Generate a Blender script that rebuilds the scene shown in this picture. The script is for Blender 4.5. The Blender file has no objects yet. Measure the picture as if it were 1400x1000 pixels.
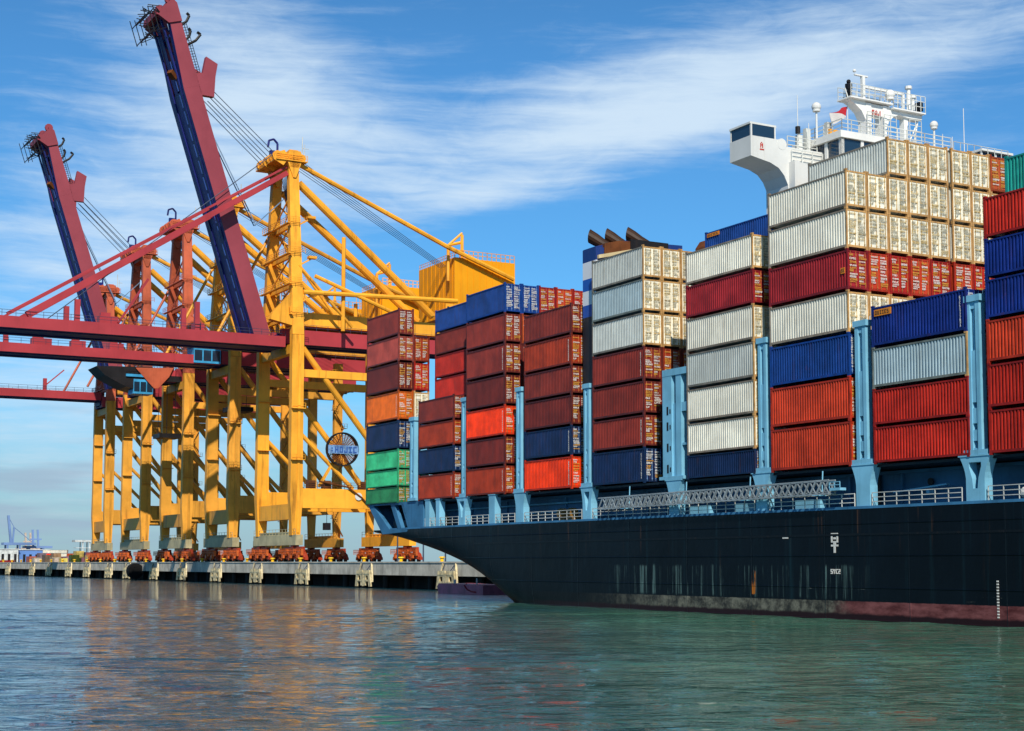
# container ship at a quay with gantry cranes - procedural scene (u, n, z harbour frame)
SUN_EL, SUN_STR, SKY_STR, EXPO = 41, 5.0, .1, 0.0
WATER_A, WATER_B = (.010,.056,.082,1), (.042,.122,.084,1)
WAVES = (.26, .15, .5)
SKY_TINT = (.47,1.02,1.36,1)
HORIZON = (3.7,4.9,5.7,1); CLOUD_HI = (6.8,8.3,9.7,1); CLOUD_LO = (6.0,6.9,7.8,1); CLOUD_GREY = (3.4,4.6,6.0,1)
CLOUDS = [((300,130,200,180,0),.68), ((430,130,160,70,-22),.3), ((110,350,230,110,0),.5), ((1050,95,440,85,12),.7), ((760,190,260,60,14),.42), ((660,262,110,22,8),.5), ((60,620,330,110,0),.6), ((230,500,300,60,0),.25), ((950,160,120,30,0),.25), ((1330,60,180,40,10),.2)]
import bpy, bmesh, math, random
from mathutils import Vector, Matrix
random.seed(7)
C = bpy.context.scene.collection
SC = bpy.context.scene
# ------------------------------------------------------------------ harbour frame: u runs from the bow to the stern (away from us),
# n runs from the ship's near side across to the quay, z is up. Objects carry the frame as their rotation.
VP = -470.0
PITCH = 0.084
_a = math.atan2(-(VP - 700) * math.cos(PITCH), 2100.0)
D = (-math.sin(_a), math.cos(_a)); N = (math.cos(_a), math.sin(_a))
ANG = math.atan2(-D[1], -D[0])
EYE = 4.25
def W(u, n, z): return Vector((u*D[0] + n*N[0], u*D[1] + n*N[1], z))
ORG = {}

def link(o):
    C.objects.link(o); return o
def tag(o, label=None, cat=None, group=None, kind=None):
    if label: o['label'] = label
    if cat: o['category'] = cat
    if group: o['group'] = group
    if kind: o['kind'] = kind
    return o
def thing(name, org, label, cat, group=None):
    o = link(bpy.data.objects.new(name, None)); o.empty_display_size = 1
    o.location = W(*org); o.rotation_euler = (0, 0, ANG); ORG[o.name] = org
    return tag(o, label, cat, group)

class MB:
    """collects shapes given in harbour coordinates (u, n, z)"""
    def __init__(s): s.v = []; s.f = []; s.m = []
    def face(s, ids, m=0): s.f.append(tuple(ids)); s.m.append(m)
    def box(s, u0, u1, n0, n1, z0, z1, m=0):
        b = len(s.v)
        for u in (u0, u1):
            for n in (n0, n1):
                for z in (z0, z1): s.v.append((u, n, z))
        for q in ((0,1,3,2),(4,6,7,5),(0,4,5,1),(2,3,7,6),(0,2,6,4),(1,5,7,3)): s.face([b+i for i in q], m)
    def beam(s, p, q, w, h, m=0, w2=None, h2=None, side=None):
        p = Vector(p); q = Vector(q); a = (q - p).normalized()
        if side is None:
            sd = a.cross(Vector((0,0,1)))
            if sd.length < 1e-3: sd = Vector((1,0,0))
        else: sd = Vector(side); sd = sd - a*sd.dot(a)
        sd.normalize(); up = sd.cross(a)
        b = len(s.v)
        for c, ww, hh in ((p, w, h), (q, w2 or w, h2 or h)):
            for i, j in ((-1,-1),(1,-1),(1,1),(-1,1)): s.v.append(tuple(c + sd*(i*ww/2) + up*(j*hh/2)))
        for i in range(4):
            j = (i+1) % 4; s.face((b+i, b+j, b+4+j, b+4+i), m)
        s.face((b+3, b+2, b+1, b), m); s.face((b+4, b+5, b+6, b+7), m)
    def tube(s, p, q, r, r2=None, k=8, m=0):
        p = Vector(p); q = Vector(q); a = (q-p).normalized()
        sd = a.cross(Vector((0,0,1)))
        if sd.length < 1e-3: sd = Vector((1,0,0))
        sd.normalize(); up = sd.cross(a); b = len(s.v)
        for c, rr in ((p, r), (q, r if r2 is None else r2)):
            for i in range(k):
                t = 2*math.pi*i/k; s.v.append(tuple(c + sd*math.cos(t)*rr + up*math.sin(t)*rr))
        for i in range(k):
            j = (i+1) % k; s.face((b+i, b+j, b+k+j, b+k+i), m)
        s.face([b+i for i in range(k)][::-1], m); s.face([b+k+i for i in range(k)], m)
    def path(s, pts, r, k=6, m=0):
        for a, b in zip(pts, pts[1:]): s.tube(a, b, r, k=k, m=m)
    def prism(s, poly, axis, a, b, m=0):
        i0 = len(s.v); n = len(poly)
        for c in (a, b):
            for x, y in poly:
                s.v.append({'n': (x, c, y), 'u': (c, x, y), 'z': (x, y, c)}[axis])
        s.face([i0+i for i in range(n)], m); s.face([i0+n+i for i in range(n)][::-1], m)
        for i in range(n):
            j = (i+1) % n; s.face((i0+i, i0+j, i0+n+j, i0+n+i), m)
    def ball(s, c, r, m=0, k=10, rz=None):
        b = len(s.v); rz = rz or r; h = k//2
        for i in range(h+1):
            t = math.pi*i/h
            for j in range(k):
                p = 2*math.pi*j/k
                s.v.append((c[0]+r*math.sin(t)*math.cos(p), c[1]+r*math.sin(t)*math.sin(p), c[2]+rz*math.cos(t)))
        for i in range(h):
            for j in range(k):
                jj = (j+1) % k; s.face((b+i*k+j, b+i*k+jj, b+(i+1)*k+jj, b+(i+1)*k+j), m)
    def rail(s, p, q, h=1.1, step=2.0, t=.06, rows=3, m=0):
        p = Vector(p); q = Vector(q); L = (q-p).length; k = max(1, round(L/step))
        for i in range(k+1):
            c = p.lerp(q, i/k); s.beam(c, c+Vector((0,0,h)), t, t, m)
        for r in range(rows):
            z = Vector((0,0,h*(r+1)/rows)); s.beam(p+z, q+z, t, t, m)
    def build(s, name, mats, parent=None, org=None, smooth=False, merge=False, norm=True):
        if not isinstance(mats, (list, tuple)): mats = [mats]
        o0 = ORG[parent.name] if parent is not None else (org or (0,0,0))
        if parent is not None: ORG.setdefault(name, o0)
        me = bpy.data.meshes.new(name)
        me.from_pydata([(-(u-o0[0]), n-o0[1], z-o0[2]) for u, n, z in s.v], [], s.f)
        for mt in mats: me.materials.append(mt)
        me.polygons.foreach_set('material_index', s.m)
        bm = bmesh.new(); bm.from_mesh(me)
        if merge: bmesh.ops.remove_doubles(bm, verts=bm.verts, dist=1e-4)
        if norm: bmesh.ops.recalc_face_normals(bm, faces=bm.faces)
        bm.to_mesh(me); bm.free()
        if smooth: me.polygons.foreach_set('use_smooth', [True]*len(me.polygons))
        o = link(bpy.data.objects.new(name, me)); ORG[o.name] = o0
        if parent is not None:
            o.parent = parent
        else:
            o.location = W(*o0); o.rotation_euler = (0,0,ANG)
        return o

# ------------------------------------------------------------------ materials
def lin(h):
    h = h.lstrip('#'); c = [int(h[i:i+2], 16)/255 for i in (0, 2, 4)]
    return tuple(x/12.92 if x <= .04045 else ((x+.055)/1.055)**2.4 for x in c) + (1,)
def new_mat(name):
    m = bpy.data.materials.new(name); m.use_nodes = True
    nt = m.node_tree; b = nt.nodes['Principled BSDF']
    return m, nt, b
def mixc(nt, fac, a, b, mode='MIX'):
    x = nt.nodes.new('ShaderNodeMix'); x.data_type = 'RGBA'; x.blend_type = mode
    for sock, val in ((x.inputs[0], fac), (x.inputs[6], a), (x.inputs[7], b)):
        if hasattr(val, 'is_output'): nt.links.new(val, sock)
        else: sock.default_value = val
    return x.outputs[2]
def noise(nt, vec, scale, detail=4, rough=.55, dist=0):
    x = nt.nodes.new('ShaderNodeTexNoise'); x.inputs['Scale'].default_value = scale; x.inputs['Detail'].default_value = detail
    x.inputs['Roughness'].default_value = rough; x.inputs['Distortion'].default_value = dist
    if vec is not None: nt.links.new(vec, x.inputs['Vector'])
    return x.outputs['Fac']
def mapped(nt, vec, scale, loc=(0,0,0), rot=(0,0,0)):
    x = nt.nodes.new('ShaderNodeMapping'); x.inputs['Scale'].default_value = scale; x.inputs['Location'].default_value = loc
    x.inputs['Rotation'].default_value = rot
    nt.links.new(vec, x.inputs['Vector']); return x.outputs[0]
def ramp(nt, fac, a, b):
    x = nt.nodes.new('ShaderNodeMapRange'); x.interpolation_type = 'SMOOTHSTEP'
    x.inputs[1].default_value = a; x.inputs[2].default_value = b
    nt.links.new(fac, x.inputs[0]); return x.outputs[0]
def M(nt, op, a, b=0.0, c=None):
    x = nt.nodes.new('ShaderNodeMath'); x.operation = op
    for i, v in enumerate((a, b, c)):
        if v is None: continue
        if hasattr(v, 'is_output'): nt.links.new(v, x.inputs[i])
        else: x.inputs[i].default_value = v
    return x.outputs[0]
def coords(nt, which='Object'):
    x = nt.nodes.new('ShaderNodeTexCoord'); return x.outputs[which]

_pm = {}
def paint(name, col, dirt='#4a3a2c', amt=.35, rough=.5, vary=.12, rust=0.0, scale=.35, streak=(2.5, 2.5, .12), metal=0.0):
    """weathered paint: patchy tone, vertical dirt streaks, a little rust"""
    if name in _pm: return _pm[name]
    m, nt, b = new_mat(name)
    co = coords(nt); base = lin(col)
    oi = nt.nodes.new('ShaderNodeObjectInfo')
    off = nt.nodes.new('ShaderNodeVectorMath'); off.operation = 'SCALE'; off.inputs[0].default_value = (37, 91, 53)
    nt.links.new(oi.outputs['Random'], off.inputs['Scale'])
    ad = nt.nodes.new('ShaderNodeVectorMath'); nt.links.new(co, ad.inputs[0]); nt.links.new(off.outputs[0], ad.inputs[1])
    co = ad.outputs[0]
    n1 = noise(nt, co, scale, 5, .6)
    dk = tuple(c*(1-vary*2.2) for c in base[:3]) + (1,); lt = tuple(min(1, c*(1+vary*1.6)) for c in base[:3]) + (1,)
    c = mixc(nt, ramp(nt, n1, .3, .7), dk, lt)
    n2 = noise(nt, mapped(nt, co, streak), 1.0, 4, .65)
    c = mixc(nt, M(nt, 'MULTIPLY', ramp(nt, n2, .52, .78), amt), c, lin(dirt))
    if rust:
        n3 = noise(nt, mapped(nt, co, (1.6, 1.6, .7)), 1.3, 6, .7)
        c = mixc(nt, M(nt, 'MULTIPLY', ramp(nt, n3, .62, .74), rust), c, lin('#6b3413'))
    hs = nt.nodes.new('ShaderNodeHueSaturation'); nt.links.new(c, hs.inputs['Color'])
    nt.links.new(M(nt, 'MULTIPLY_ADD', oi.outputs['Random'], .22, .89), hs.inputs['Value'])
    nt.links.new(hs.outputs[0], b.inputs['Base Color'])
    nt.links.new(M(nt, 'MULTIPLY_ADD', n1, .3, rough-.15), b.inputs['Roughness'])
    b.inputs['Metallic'].default_value = metal; b.inputs['Specular IOR Level'].default_value = .25
    if name.startswith('panel_') or name.startswith('crane_'):
        bu = nt.nodes.new('ShaderNodeBump'); bu.inputs['Strength'].default_value = .6; bu.inputs['Distance'].default_value = .05
        nt.links.new(noise(nt, mapped(nt, co, (.8, .8, .8)), 1.0, 3, .5), bu.inputs['Height']); nt.links.new(bu.outputs[0], b.inputs['Normal'])
    _pm[name] = m; return m

YEL = paint('crane_yellow', '#f0a530', dirt='#5e3412', amt=.7, rust=.3, scale=.16, vary=.09, streak=(.7,.7,.06))
YELSH = paint('crane_yellow_shaded', '#dc9a38', dirt='#54341a', amt=.75, rust=.35, scale=.16, vary=.1, streak=(.7,.7,.06))  # yellow of the rear cranes, their shadow painted into the colour, plus dirt
YELD = paint('machinery_yellow', '#ee9e08', dirt='#a05f10', amt=.3, scale=.1, vary=.05, streak=(.5,.5,.05))
ORA = paint('faded_orange', '#b85a3c', dirt='#6e3a20', amt=.4, rust=.3, scale=.2)
MAR = paint('boom_maroon', '#a8393f', dirt='#6d2326', amt=.3, scale=.12, vary=.06, streak=(.5,.5,.1))
MAR2 = paint('raised_boom_maroon', '#93404a', dirt='#6a2c34', amt=.25, scale=.12, vary=.05, streak=(.5,.5,.1))
NAV = paint('boom_navy', '#161f66', dirt='#070a20', amt=.4, scale=.15)
BOG = paint('bogie_red', '#a03a20', dirt='#34140c', amt=.75, rust=.6, scale=.7)
BOG2 = paint('bogie_orange', '#c8602a', dirt='#43200f', amt=.6, rust=.4, scale=.7)
GRB = paint('sill_grey', '#aaa07c', dirt='#5c543c', amt=.5, rust=.15, scale=.3)
DRK = paint('dark_steel', '#1c1a1c', amt=.2)
RUB = paint('black_rubber', '#0c0c0d', amt=.1, rough=.8)
CABB = paint('cab_blue', '#3f9ccc', dirt='#1d4c70', amt=.3, scale=.4)
ROPE = paint('rope_steel', '#3c4658', amt=.2)
RAILD = paint('rail_dark', '#3a3a4c', amt=.3)
WHT = paint('ship_white', '#dcdcd8', dirt='#a59a86', amt=.18, scale=.25, vary=.03, rough=.4)
CYA = paint('lashing_cyan', '#78b4cf', dirt='#3c6878', amt=.45, rust=.22, scale=.4, vary=.06, streak=(1.5,1.5,.1))
STB = paint('deck_steel_blue', '#3a7096', dirt='#173448', amt=.5, rust=.08, scale=.3, streak=(1.2,1.2,.1))
RAILW = paint('rail_white', '#c8cac4', amt=.3, rust=.2)
BRN = paint('exhaust_rust', '#6a3c1c', dirt='#24140c', amt=.6, rust=.5, scale=.6)
GLS, nt, b = new_mat('dark_glass'); b.inputs['Base Color'].default_value = (.012,.03,.055,1); b.inputs['Roughness'].default_value = .06; b.inputs['Specular IOR Level'].default_value = .8
def conc(name, col, sc=.4):
    m, nt, b = new_mat(name); co = coords(nt)
    c = mixc(nt, ramp(nt, noise(nt, co, sc, 8, .65), .3, .7), tuple(x*.6 for x in lin(col)[:3])+(1,), lin(col))
    c = mixc(nt, M(nt,'MULTIPLY', ramp(nt, noise(nt, mapped(nt, co, (.5,.5,.05)), 1.2, 5, .7), .5, .75), .6), c, lin('#4b4436'))
    nt.links.new(c, b.inputs['Base Color']); b.inputs['Roughness'].default_value = .85
    return m
CON = conc('quay_concrete', '#c9c3b4'); CND = conc('underdeck_shade_concrete', '#161616')  # near-black variant: shade under the quay deck put into the concrete colour
FEN = paint('fender_panel', '#cbbb92', dirt='#6e5a35', amt=.6, rust=.3, scale=1.2, vary=.2)
YBO = paint('bollard_yellow', '#e0b21a', amt=.3)
def flat(name, col, rough=.6):
    if name in _pm: return _pm[name]
    m, nt, b = new_mat(name); b.inputs['Roughness'].default_value = rough
    c = mixc(nt, ramp(nt, noise(nt, coords(nt), 3, 3), .3, .75), tuple(x*.75 for x in lin(col)[:3])+(1,), lin(col))
    nt.links.new(c, b.inputs['Base Color']); _pm[name] = m; return m
INKW = flat('lettering_white', '#e8e4dc'); INKO = flat('lettering_ochre', '#d9a03c'); INKG = flat('lettering_grey', '#aaa690'); INKC = flat('lettering_sand', '#c6b078')
INKR = flat('lettering_red', '#c0341c'); INKB = flat('lettering_blue', '#2a57a0'); INKK = flat('lettering_black', '#1c1a16'); INKN = flat('plate_orange', '#e88a12')

# lettering: a small 3 x 5 stroke font drawn as raised plates
F35 = {'A':'757 55'.replace(' ',''),}
GLY = {'0':'111101101101111','1':'010110010010111','2':'111001111100111','3':'111001111001111','4':'101101111001001','5':'111100111001111','6':'111100111101111','7':'111001001010010','8':'111101111101111','9':'111101111001111',
'A':'010101111101101','C':'111100100100111','E':'111100110100111','H':'101101111101101','I':'111010010010111','J':'001001001101111','L':'100100100100111','M':'101111101101101','O':'111101101101111','P':'111101111100100','S':'111100111001111','T':'111010010010010','U':'101101101101111','X':'101101010101101','Y':'101101010010010','G':'111100101101111','R':'110101110101101','K':'101101110101101','D':'110101101101110','F':'111100110100100','N':'111101101101101',':':'000010000010000',' ':'000000000000000','-':'000000111000000'}
def word(mb, text, o, ex, ez, h, t=.02, m=0, vertical=False):
    """text from origin o, ex along the line, ez up, h the letter height; plates t thick"""
    o = Vector(o); ex = Vector(ex).normalized(); ez = Vector(ez).normalized(); nn = ex.cross(ez); c = h/5
    for k, ch in enumerate(text):
        g = GLY.get(ch, GLY['8'])
        for r in range(5):
            row = g[r*3:r*3+3]; x = 0
            while x < 3:
                if row[x] == '1':
                    x1 = x
                    while x1 < 3 and row[x1] == '1': x1 += 1
                    p = o + (ex*(k*4*c) if not vertical else ez*(-k*6*c))
                    a = p + ex*(x*c) + ez*((4-r)*c); w_ = (x1-x)*c
                    b = len(mb.v)
                    for q in (a, a+ex*w_, a+ex*w_+ez*c, a+ez*c): mb.v.append(tuple(q))
                    for q in (a, a+ex*w_, a+ex*w_+ez*c, a+ez*c): mb.v.append(tuple(q - nn*t))
                    mb.face((b,b+1,b+2,b+3), m); mb.face((b+7,b+6,b+5,b+4), m)
                    for i in range(4):
                        j = (i+1) % 4; mb.face((b+i, b+4+i, b+4+j, b+j), m)
                    x = x1
                else: x += 1
# ------------------------------------------------------------------ shipping containers
CL, CW, CH = 9.4, 2.09, 3.2     # the length, width and height the stacks show
def local_mesh(name, mb, nmat):
    me = bpy.data.meshes.new(name)
    me.from_pydata(mb.v, [], mb.f)
    for i in range(nmat): me.materials.append(DRK)
    me.polygons.foreach_set('material_index', mb.m)
    bm = bmesh.new(); bm.from_mesh(me); bmesh.ops.recalc_face_normals(bm, faces=bm.faces); bm.to_mesh(me); bm.free()
    return me
def body_mesh():
    m = MB(); per = 31; x0, x1 = .14, CL-.14; z0, z1 = .30, CH-.26
    p = (x1-x0)/per; dep = .11
    for side in (0, 1):
        prof = []
        for i in range(per):
            a = x0+i*p
            prof += [(a, 0), (a+.40*p, 0), (a+.52*p, 1), (a+.90*p, 1)]
        prof.append((x1, 0))
        b = len(m.v)
        for x, k in prof:
            y = .03+dep*k if side == 0 else CW-.03-dep*k
            m.v.append((x, y, z0)); m.v.append((x, y, z1))
        for i in range(len(prof)-1): m.face((b+2*i, b+2*i+2, b+2*i+3, b+2*i+1))
    # roof with shallow cross ribs
    b = len(m.v); k = 30
    for i in range(k+1):
        x = x0+(x1-x0)*i/k; z = CH-.16-(.03 if i % 2 else 0)
        m.v.append((x, .05, z)); m.v.append((x, CW-.05, z))
    for i in range(k): m.face((b+2*i, b+2*i+1, b+2*i+3, b+2*i+2))
    # ribbed blind end
    b = len(m.v); k = 14
    for i in range(k+1):
        y = .1+(CW-.2)*i/k; x = .05+(.04 if i % 2 else 0)
        m.v.append((x, y, .2)); m.v.append((x, y, CH-.2))
    for i in range(k): m.face((b+2*i, b+2*i+1, b+2*i+3, b+2*i+2))
    m.face([len(m.v)+i for i in range(4)]); m.v += [(x0,.05,.25),(x1,.05,.25),(x1,CW-.05,.25),(x0,CW-.05,.25)]
    return local_mesh('container_body', m, 1)
def frame_mesh():
    m = MB(); a = .11
    for x in (0, CL-a):
        for y in (0, CW-a): m.box(x, x+a, y, y+a, .13, CH-.13, 1 if x else 0)
    for y in (0, CW-.1):
        m.box(a, CL-a, y, y+.1, .13, .31); m.box(a, CL-a, y+.01, y+.09, CH-.27, CH-.14)
    for x in (0.01, CL-a+.01):
        k_ = 1 if x > 1 else 0; m.box(x, x+a-.02, a, CW-a, .13, .30, k_); m.box(x, x+a-.02, a, CW-a, CH-.27, CH-.14, k_)
    for x in (-.012, CL-.238):
        for y in (-.012, CW-.168):
            for z in (0, CH-.13): m.box(x, x+.25, y, y+.18, z, z+.13, 1 if x > 1 else 0)
    return local_mesh('container_frame', m, 2)
rnd = random.Random(3)
def door_mesh(side, var):
    m = MB(); x = CL-.09; y0 = .12 if side == 0 else CW/2+.008; y1 = CW/2-.008 if side == 0 else CW-.12
    z0, z1 = .31, CH-.28
    m.box(x, x+.05, y0, y1, z0, z1)
    for i in range(1, 5):                       # pressed recesses read as ledges
        z = z0+(z1-z0)*i/5; m.box(x+.05, x+.062, y0+.04, y1-.04, z-.04, z+.04)
    for f in (.2, .8):
        y = y0+(y1-y0)*f
        m.box(x+.064, x+.104, y-.02, y+.02, z0-.08, z1+.08, 1)
        for z in (z0+.1, z0+.9, z0+1.8, z1-.2): m.box(x+.0645, x+.112, y-.05, y+.05, z-.05, z+.05, 1)
        m.box(x+.106, x+.12, y-.02, y+.22*(1 if f < .5 else -1), z0+.85, z0+.92, 1)
    z = z1-.12; ch = 'ACEHJLMOPSTUX0123456789RGKD'
    while z > z0+.25:
        h = rnd.choice((.10, .12, .16)); z -= h
        if rnd.random() < .96:
            mi = 2 if rnd.random() < .62 else 3
            full = int((y1-y0-.12)/(4*h/5)); k = rnd.randint(max(1, full-3), full)
            txt = ''.join(rnd.choice(ch) for _ in range(k))
            word(m, txt, (x+.135, y0+.06+rnd.random()*.05, z), (0,1,0), (0,0,1), h, .012, mi)
        z -= rnd.choice((.04, .06, .12))
    return local_mesh('container_door', m, 4)
BODY, FRAME = body_mesh(), frame_mesh()
DOORS = [(door_mesh(0, v), door_mesh(1, v)) for v in range(6)]
def sidetext(var):
    """the column of numbers near the door end of the long side"""
    m = MB(); r = random.Random(var)
    t = ''.join(r.choice('ACEHLMOPSTU') for _ in range(4)) + ''.join(r.choice('0123456789') for _ in range(7))
    word(m, t, (CL-.62, .012, CH-.75), (1,0,0), (0,0,1), .17, .01, 0, vertical=True)
    return local_mesh('number_lettering', m, 1)
SIDETXT = [sidetext(k) for k in range(3)]
def orange_plate(txt, w, h):
    m = MB(); m.box(.35, .35+w, -.03, .02, CH-.35-h, CH-.35, 0)
    word(m, txt, (.45, -.034, CH-.35-h*.82), (1,0,0), (0,0,1), h*.62, .004, 1)
    return local_mesh('name_plate', m, 2)
PLATE = orange_plate('OUIIES', 1.75, .5)
def small_tag(): 
    m = MB(); m.box(CL-.75, CL-.3, -.02, .02, 1.3, 1.75, 0); word(m, 'SE', (CL-.7, -.024, 1.38), (1,0,0), (0,0,1), .28, .004, 1)
    return local_mesh('warning_plate', m, 2)
TAGP = small_tag()
COL = {  # name: (panel colour, frame colour, lettering a, lettering b, colour word)
 'maroon': ('#7c2a22', '#5f2623', INKW, INKO, 'maroon'), 'lmaroon': ('#983e36', '#7a3a34', INKW, INKO, 'faded maroon'),
 'dmaroon': ('#68211d', '#501f1d', INKW, INKO, 'dark maroon'), 'rust': ('#9a3218', '#76291a', INKW, INKO, 'rust red'),
 'red': ('#ae261a', '#921b15', INKW, INKO, 'red'), 'crim': ('#99222a', '#7c1a20', INKO, INKW, 'crimson'),
 'ored': ('#ee3a0c', '#b42e12', INKW, INKO, 'bright orange red'), 'vermil': ('#bb3a20', '#a32d18', INKW, INKO, 'vermilion'),
 'orange': ('#cf6014', '#a94c12', INKW, INKO, 'orange'), 'navy': ('#08244c', '#0e2748', INKW, INKO, 'navy blue'),
 'blue': ('#0f3a7e', '#103a80', INKW, INKW, 'blue'), 'royal': ('#0d2974', '#122a72', INKW, INKO, 'royal blue'),
 'green': ('#34b07a', '#2a8a60', INKO, INKW, 'mint green'), 'dgreen': ('#257a4e', '#1d6340', INKO, INKW, 'dark green'),
 'white': ('#dedbcd', '#85796a', INKG, INKC, 'white'), 'grey': ('#b9bfbb', '#7d776c', INKG, INKC, 'pale grey'),
 'bluegrey': ('#9db2ba', '#6f7670', INKG, INKC, 'blue grey'), 'cream': ('#dcd8c8', '#857a68', INKG, INKC, 'cream white'),
 'teal': ('#22a093', '#1b8378', INKW, INKO, 'teal'), 'tan': ('#b5512c', '#93401f', INKO, INKW, 'tan orange')}
def cmats(c):
    p, f, a, b, w = COL[c]; wh = c in ('white', 'grey', 'bluegrey', 'cream')
    pm = paint('panel_'+c, p, dirt='#6b5a44' if wh else '#3c241c', amt=.42 if wh else .45, rust=.2 if wh else .22, vary=.06 if wh else .14, scale=.45, streak=(3,3,.22), rough=.45)
    fm = paint('frame_'+c, f, dirt='#5a2a12', amt=.5, rust=.5 if wh else .2, vary=.15, scale=1.2)
    em = paint('end_'+c, '#b98e58' if wh else f, dirt='#5a2a12', amt=.5, rust=.5 if wh else .2, vary=.15, scale=1.2)
    dm = paint('doors_'+c, '#ebe6d2' if wh else p, dirt='#a88a50' if wh else '#8a4a20', amt=.35, rust=.15 if wh else .25, vary=.06, scale=.8, streak=(4,4,.4))
    bar = paint('bars_'+c, '#c4a468' if wh else ('#b06a3a' if c not in ('blue','navy','royal') else '#6f8fb8'), amt=.5, rust=.4)
    return pm, fm, em, dm, bar, a, b, w
def setm(o, *ms):
    for s, m in zip(o.material_slots, ms): s.link = 'OBJECT'; s.material = m
NCONT = [0]
def container(u_near, n, z, L, H, c, label, group, door=None, num=None, plate=None, rng=random.Random(11)):
    """a container whose door end is at u_near and faces the bow"""
    pm, fm, em, dm, bar, a, b, w = cmats(c)
    r = thing('shipping_container', (u_near+L, n, z), label, 'container', group)
    r.scale = (L/CL, 1, H/CH)
    v = NCONT[0] % 6 if door is None else door; NCONT[0] += 1
    for nm, me, ms in (('body', BODY, (pm,)), ('frame', FRAME, (fm, em)), ('door', DOORS[v][0], (dm, bar, a, b)), ('door', DOORS[v][1], (dm, bar, a, b))):
        o = link(bpy.data.objects.new(nm, me)); o.parent = r; setm(o, *ms)
    if num is not None:
        o = link(bpy.data.objects.new('number_lettering', SIDETXT[num])); o.parent = r; setm(o, INKW)
    if plate == 'name':
        o = link(bpy.data.objects.new('name_plate', PLATE)); o.parent = r; setm(o, INKN, INKK)
    if plate == 'tag':
        o = link(bpy.data.objects.new('warning_plate', TAGP)); o.parent = r; setm(o, INKN, INKK)
    return r
NS, PITCHN = 78.5, 2.15
BAYS = [
 ('A', 179.7, 170.1, [35.46,32.13,28.92,25.33,21.67,18.11,15.69,13.55,11.5], ['maroon','lmaroon','dmaroon','orange','navy','green','green','dgreen'], 'at the very stern of the ship'),
 ('B', 164.3, 155.1, [23.40,20.55,17.60,14.56,11.5], ['maroon','rust','navy','rust'], 'in the low stack second from the stern'),
 ('C', 152.0, 143.0, [34.31,31.06,27.83,24.45,21.11,17.79,14.68,11.5], ['blue','maroon','maroon','dmaroon','ored','dmaroon','rust'], 'in the blue topped stack third from stern'),
 ('D', 138.8, 129.3, [30.05,26.98,23.86,20.94,17.84,14.85,11.5], ['maroon','rust','maroon','dmaroon','navy','ored'], 'in the stack aft of the striped funnel'),
 ('E', 125.4, 116.5, [33.55,30.50,27.36,24.15,21.01,17.88,14.84,11.5], ['grey','bluegrey','grey','maroon','maroon','maroon','navy'], 'in the stack below the rusty exhaust pipes'),
 ('F', 109.8, 100.3, [31.60,28.59,25.66,22.60,19.44,16.44,13.60,11.50], ['white','crim','white','grey','white','white','navy'], 'in the stack just aft of the bridge wing'),
 ('G', 98.2, 88.7, [34.40,31.40,28.20,24.99,21.75,18.40,15.06,11.5], ['white','white','crim','white','blue','vermil','vermil'], 'in the tall stack in front of the bridge'),
 ('H', 86.2, 76.7, [23.31,20.20,17.10,14.34,11.5], ['royal','bluegrey','red','red'], 'in the low stack with the orange name plate'),
 ('I', 74.9, 65.4, [29.25,26.30,23.55,20.75,17.75,14.64,11.5], ['red','royal','royal','vermil','red','red'], 'in the stack cut by the right edge'),
]
ORD = ['bottom', 'second', 'third', 'fourth', 'fifth', 'sixth', 'seventh', 'eighth', 'ninth']
# inner rows: number of tiers and colours (from the top down) seen on the door ends
INNER = {
 'A': {1: (7, ['rust','red','white','rust','navy','green','dgreen'])},
 'B': {1: (8, ['blue','maroon','red','red','maroon','rust','navy','rust']), 2: (8, ['blue','rust','maroon','red','maroon','rust','navy','rust'])},
 'C': {1: (7, ['blue','tan','maroon','rust','red','rust','rust']), 2: (7, ['crim','rust','maroon','maroon']), 3: (7, ['vermil','rust','maroon','maroon']), 4: (7, ['red','maroon','rust','rust']), 5: (7, ['rust','rust','maroon','rust']), 6: (7, ['tan','rust','maroon','rust'])},
 'D': {1: (6, ['rust','maroon','rust','maroon','navy','red']), 2: (6, ['maroon','rust','rust'])},
 'E': {1: (7, ['cream','cream','cream','rust','maroon','rust','navy']), 2: (7, ['cream','white','cream','rust'])},
 'F': {1: (8, ['blue','white','crim','white','grey','white','white','navy'])},
 'G': {1: (7, ['cream','cream','vermil','cream','blue','red','red']), 2: (8, ['grey','cream','cream','red','cream','blue']), 3: (8, ['cream','cream','cream','vermil','white']), 4: (8, ['cream','cream','cream','red','white']),
       5: (8, ['cream','cream','white','vermil','white']), 6: (8, ['cream','cream','cream','red','white']), 7: (8, ['tan','cream','cream','vermil']), 8: (8, ['tan','cream','white','red'])},
 'H': {1: (4, ['red','royal','red','red']), 2: (4, ['bluegrey','red','royal','red']), 3: (4, ['royal','red','red','navy'])},
 'I': {1: (7, ['teal','red','royal','royal','red','red','red']), 2: (7, ['teal','red','royal','red','vermil','royal','red'])},
}
WHERE = {'A': 'at the very stern', 'B': 'second stack from the stern', 'C': 'behind the blue topped stack', 'D': 'beside the striped funnel', 'E': 'below the rusty exhausts',
         'F': 'aft of the bridge wing', 'G': 'before the white bridge', 'H': 'behind the orange plated stack', 'I': 'by the right edge'}
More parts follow.
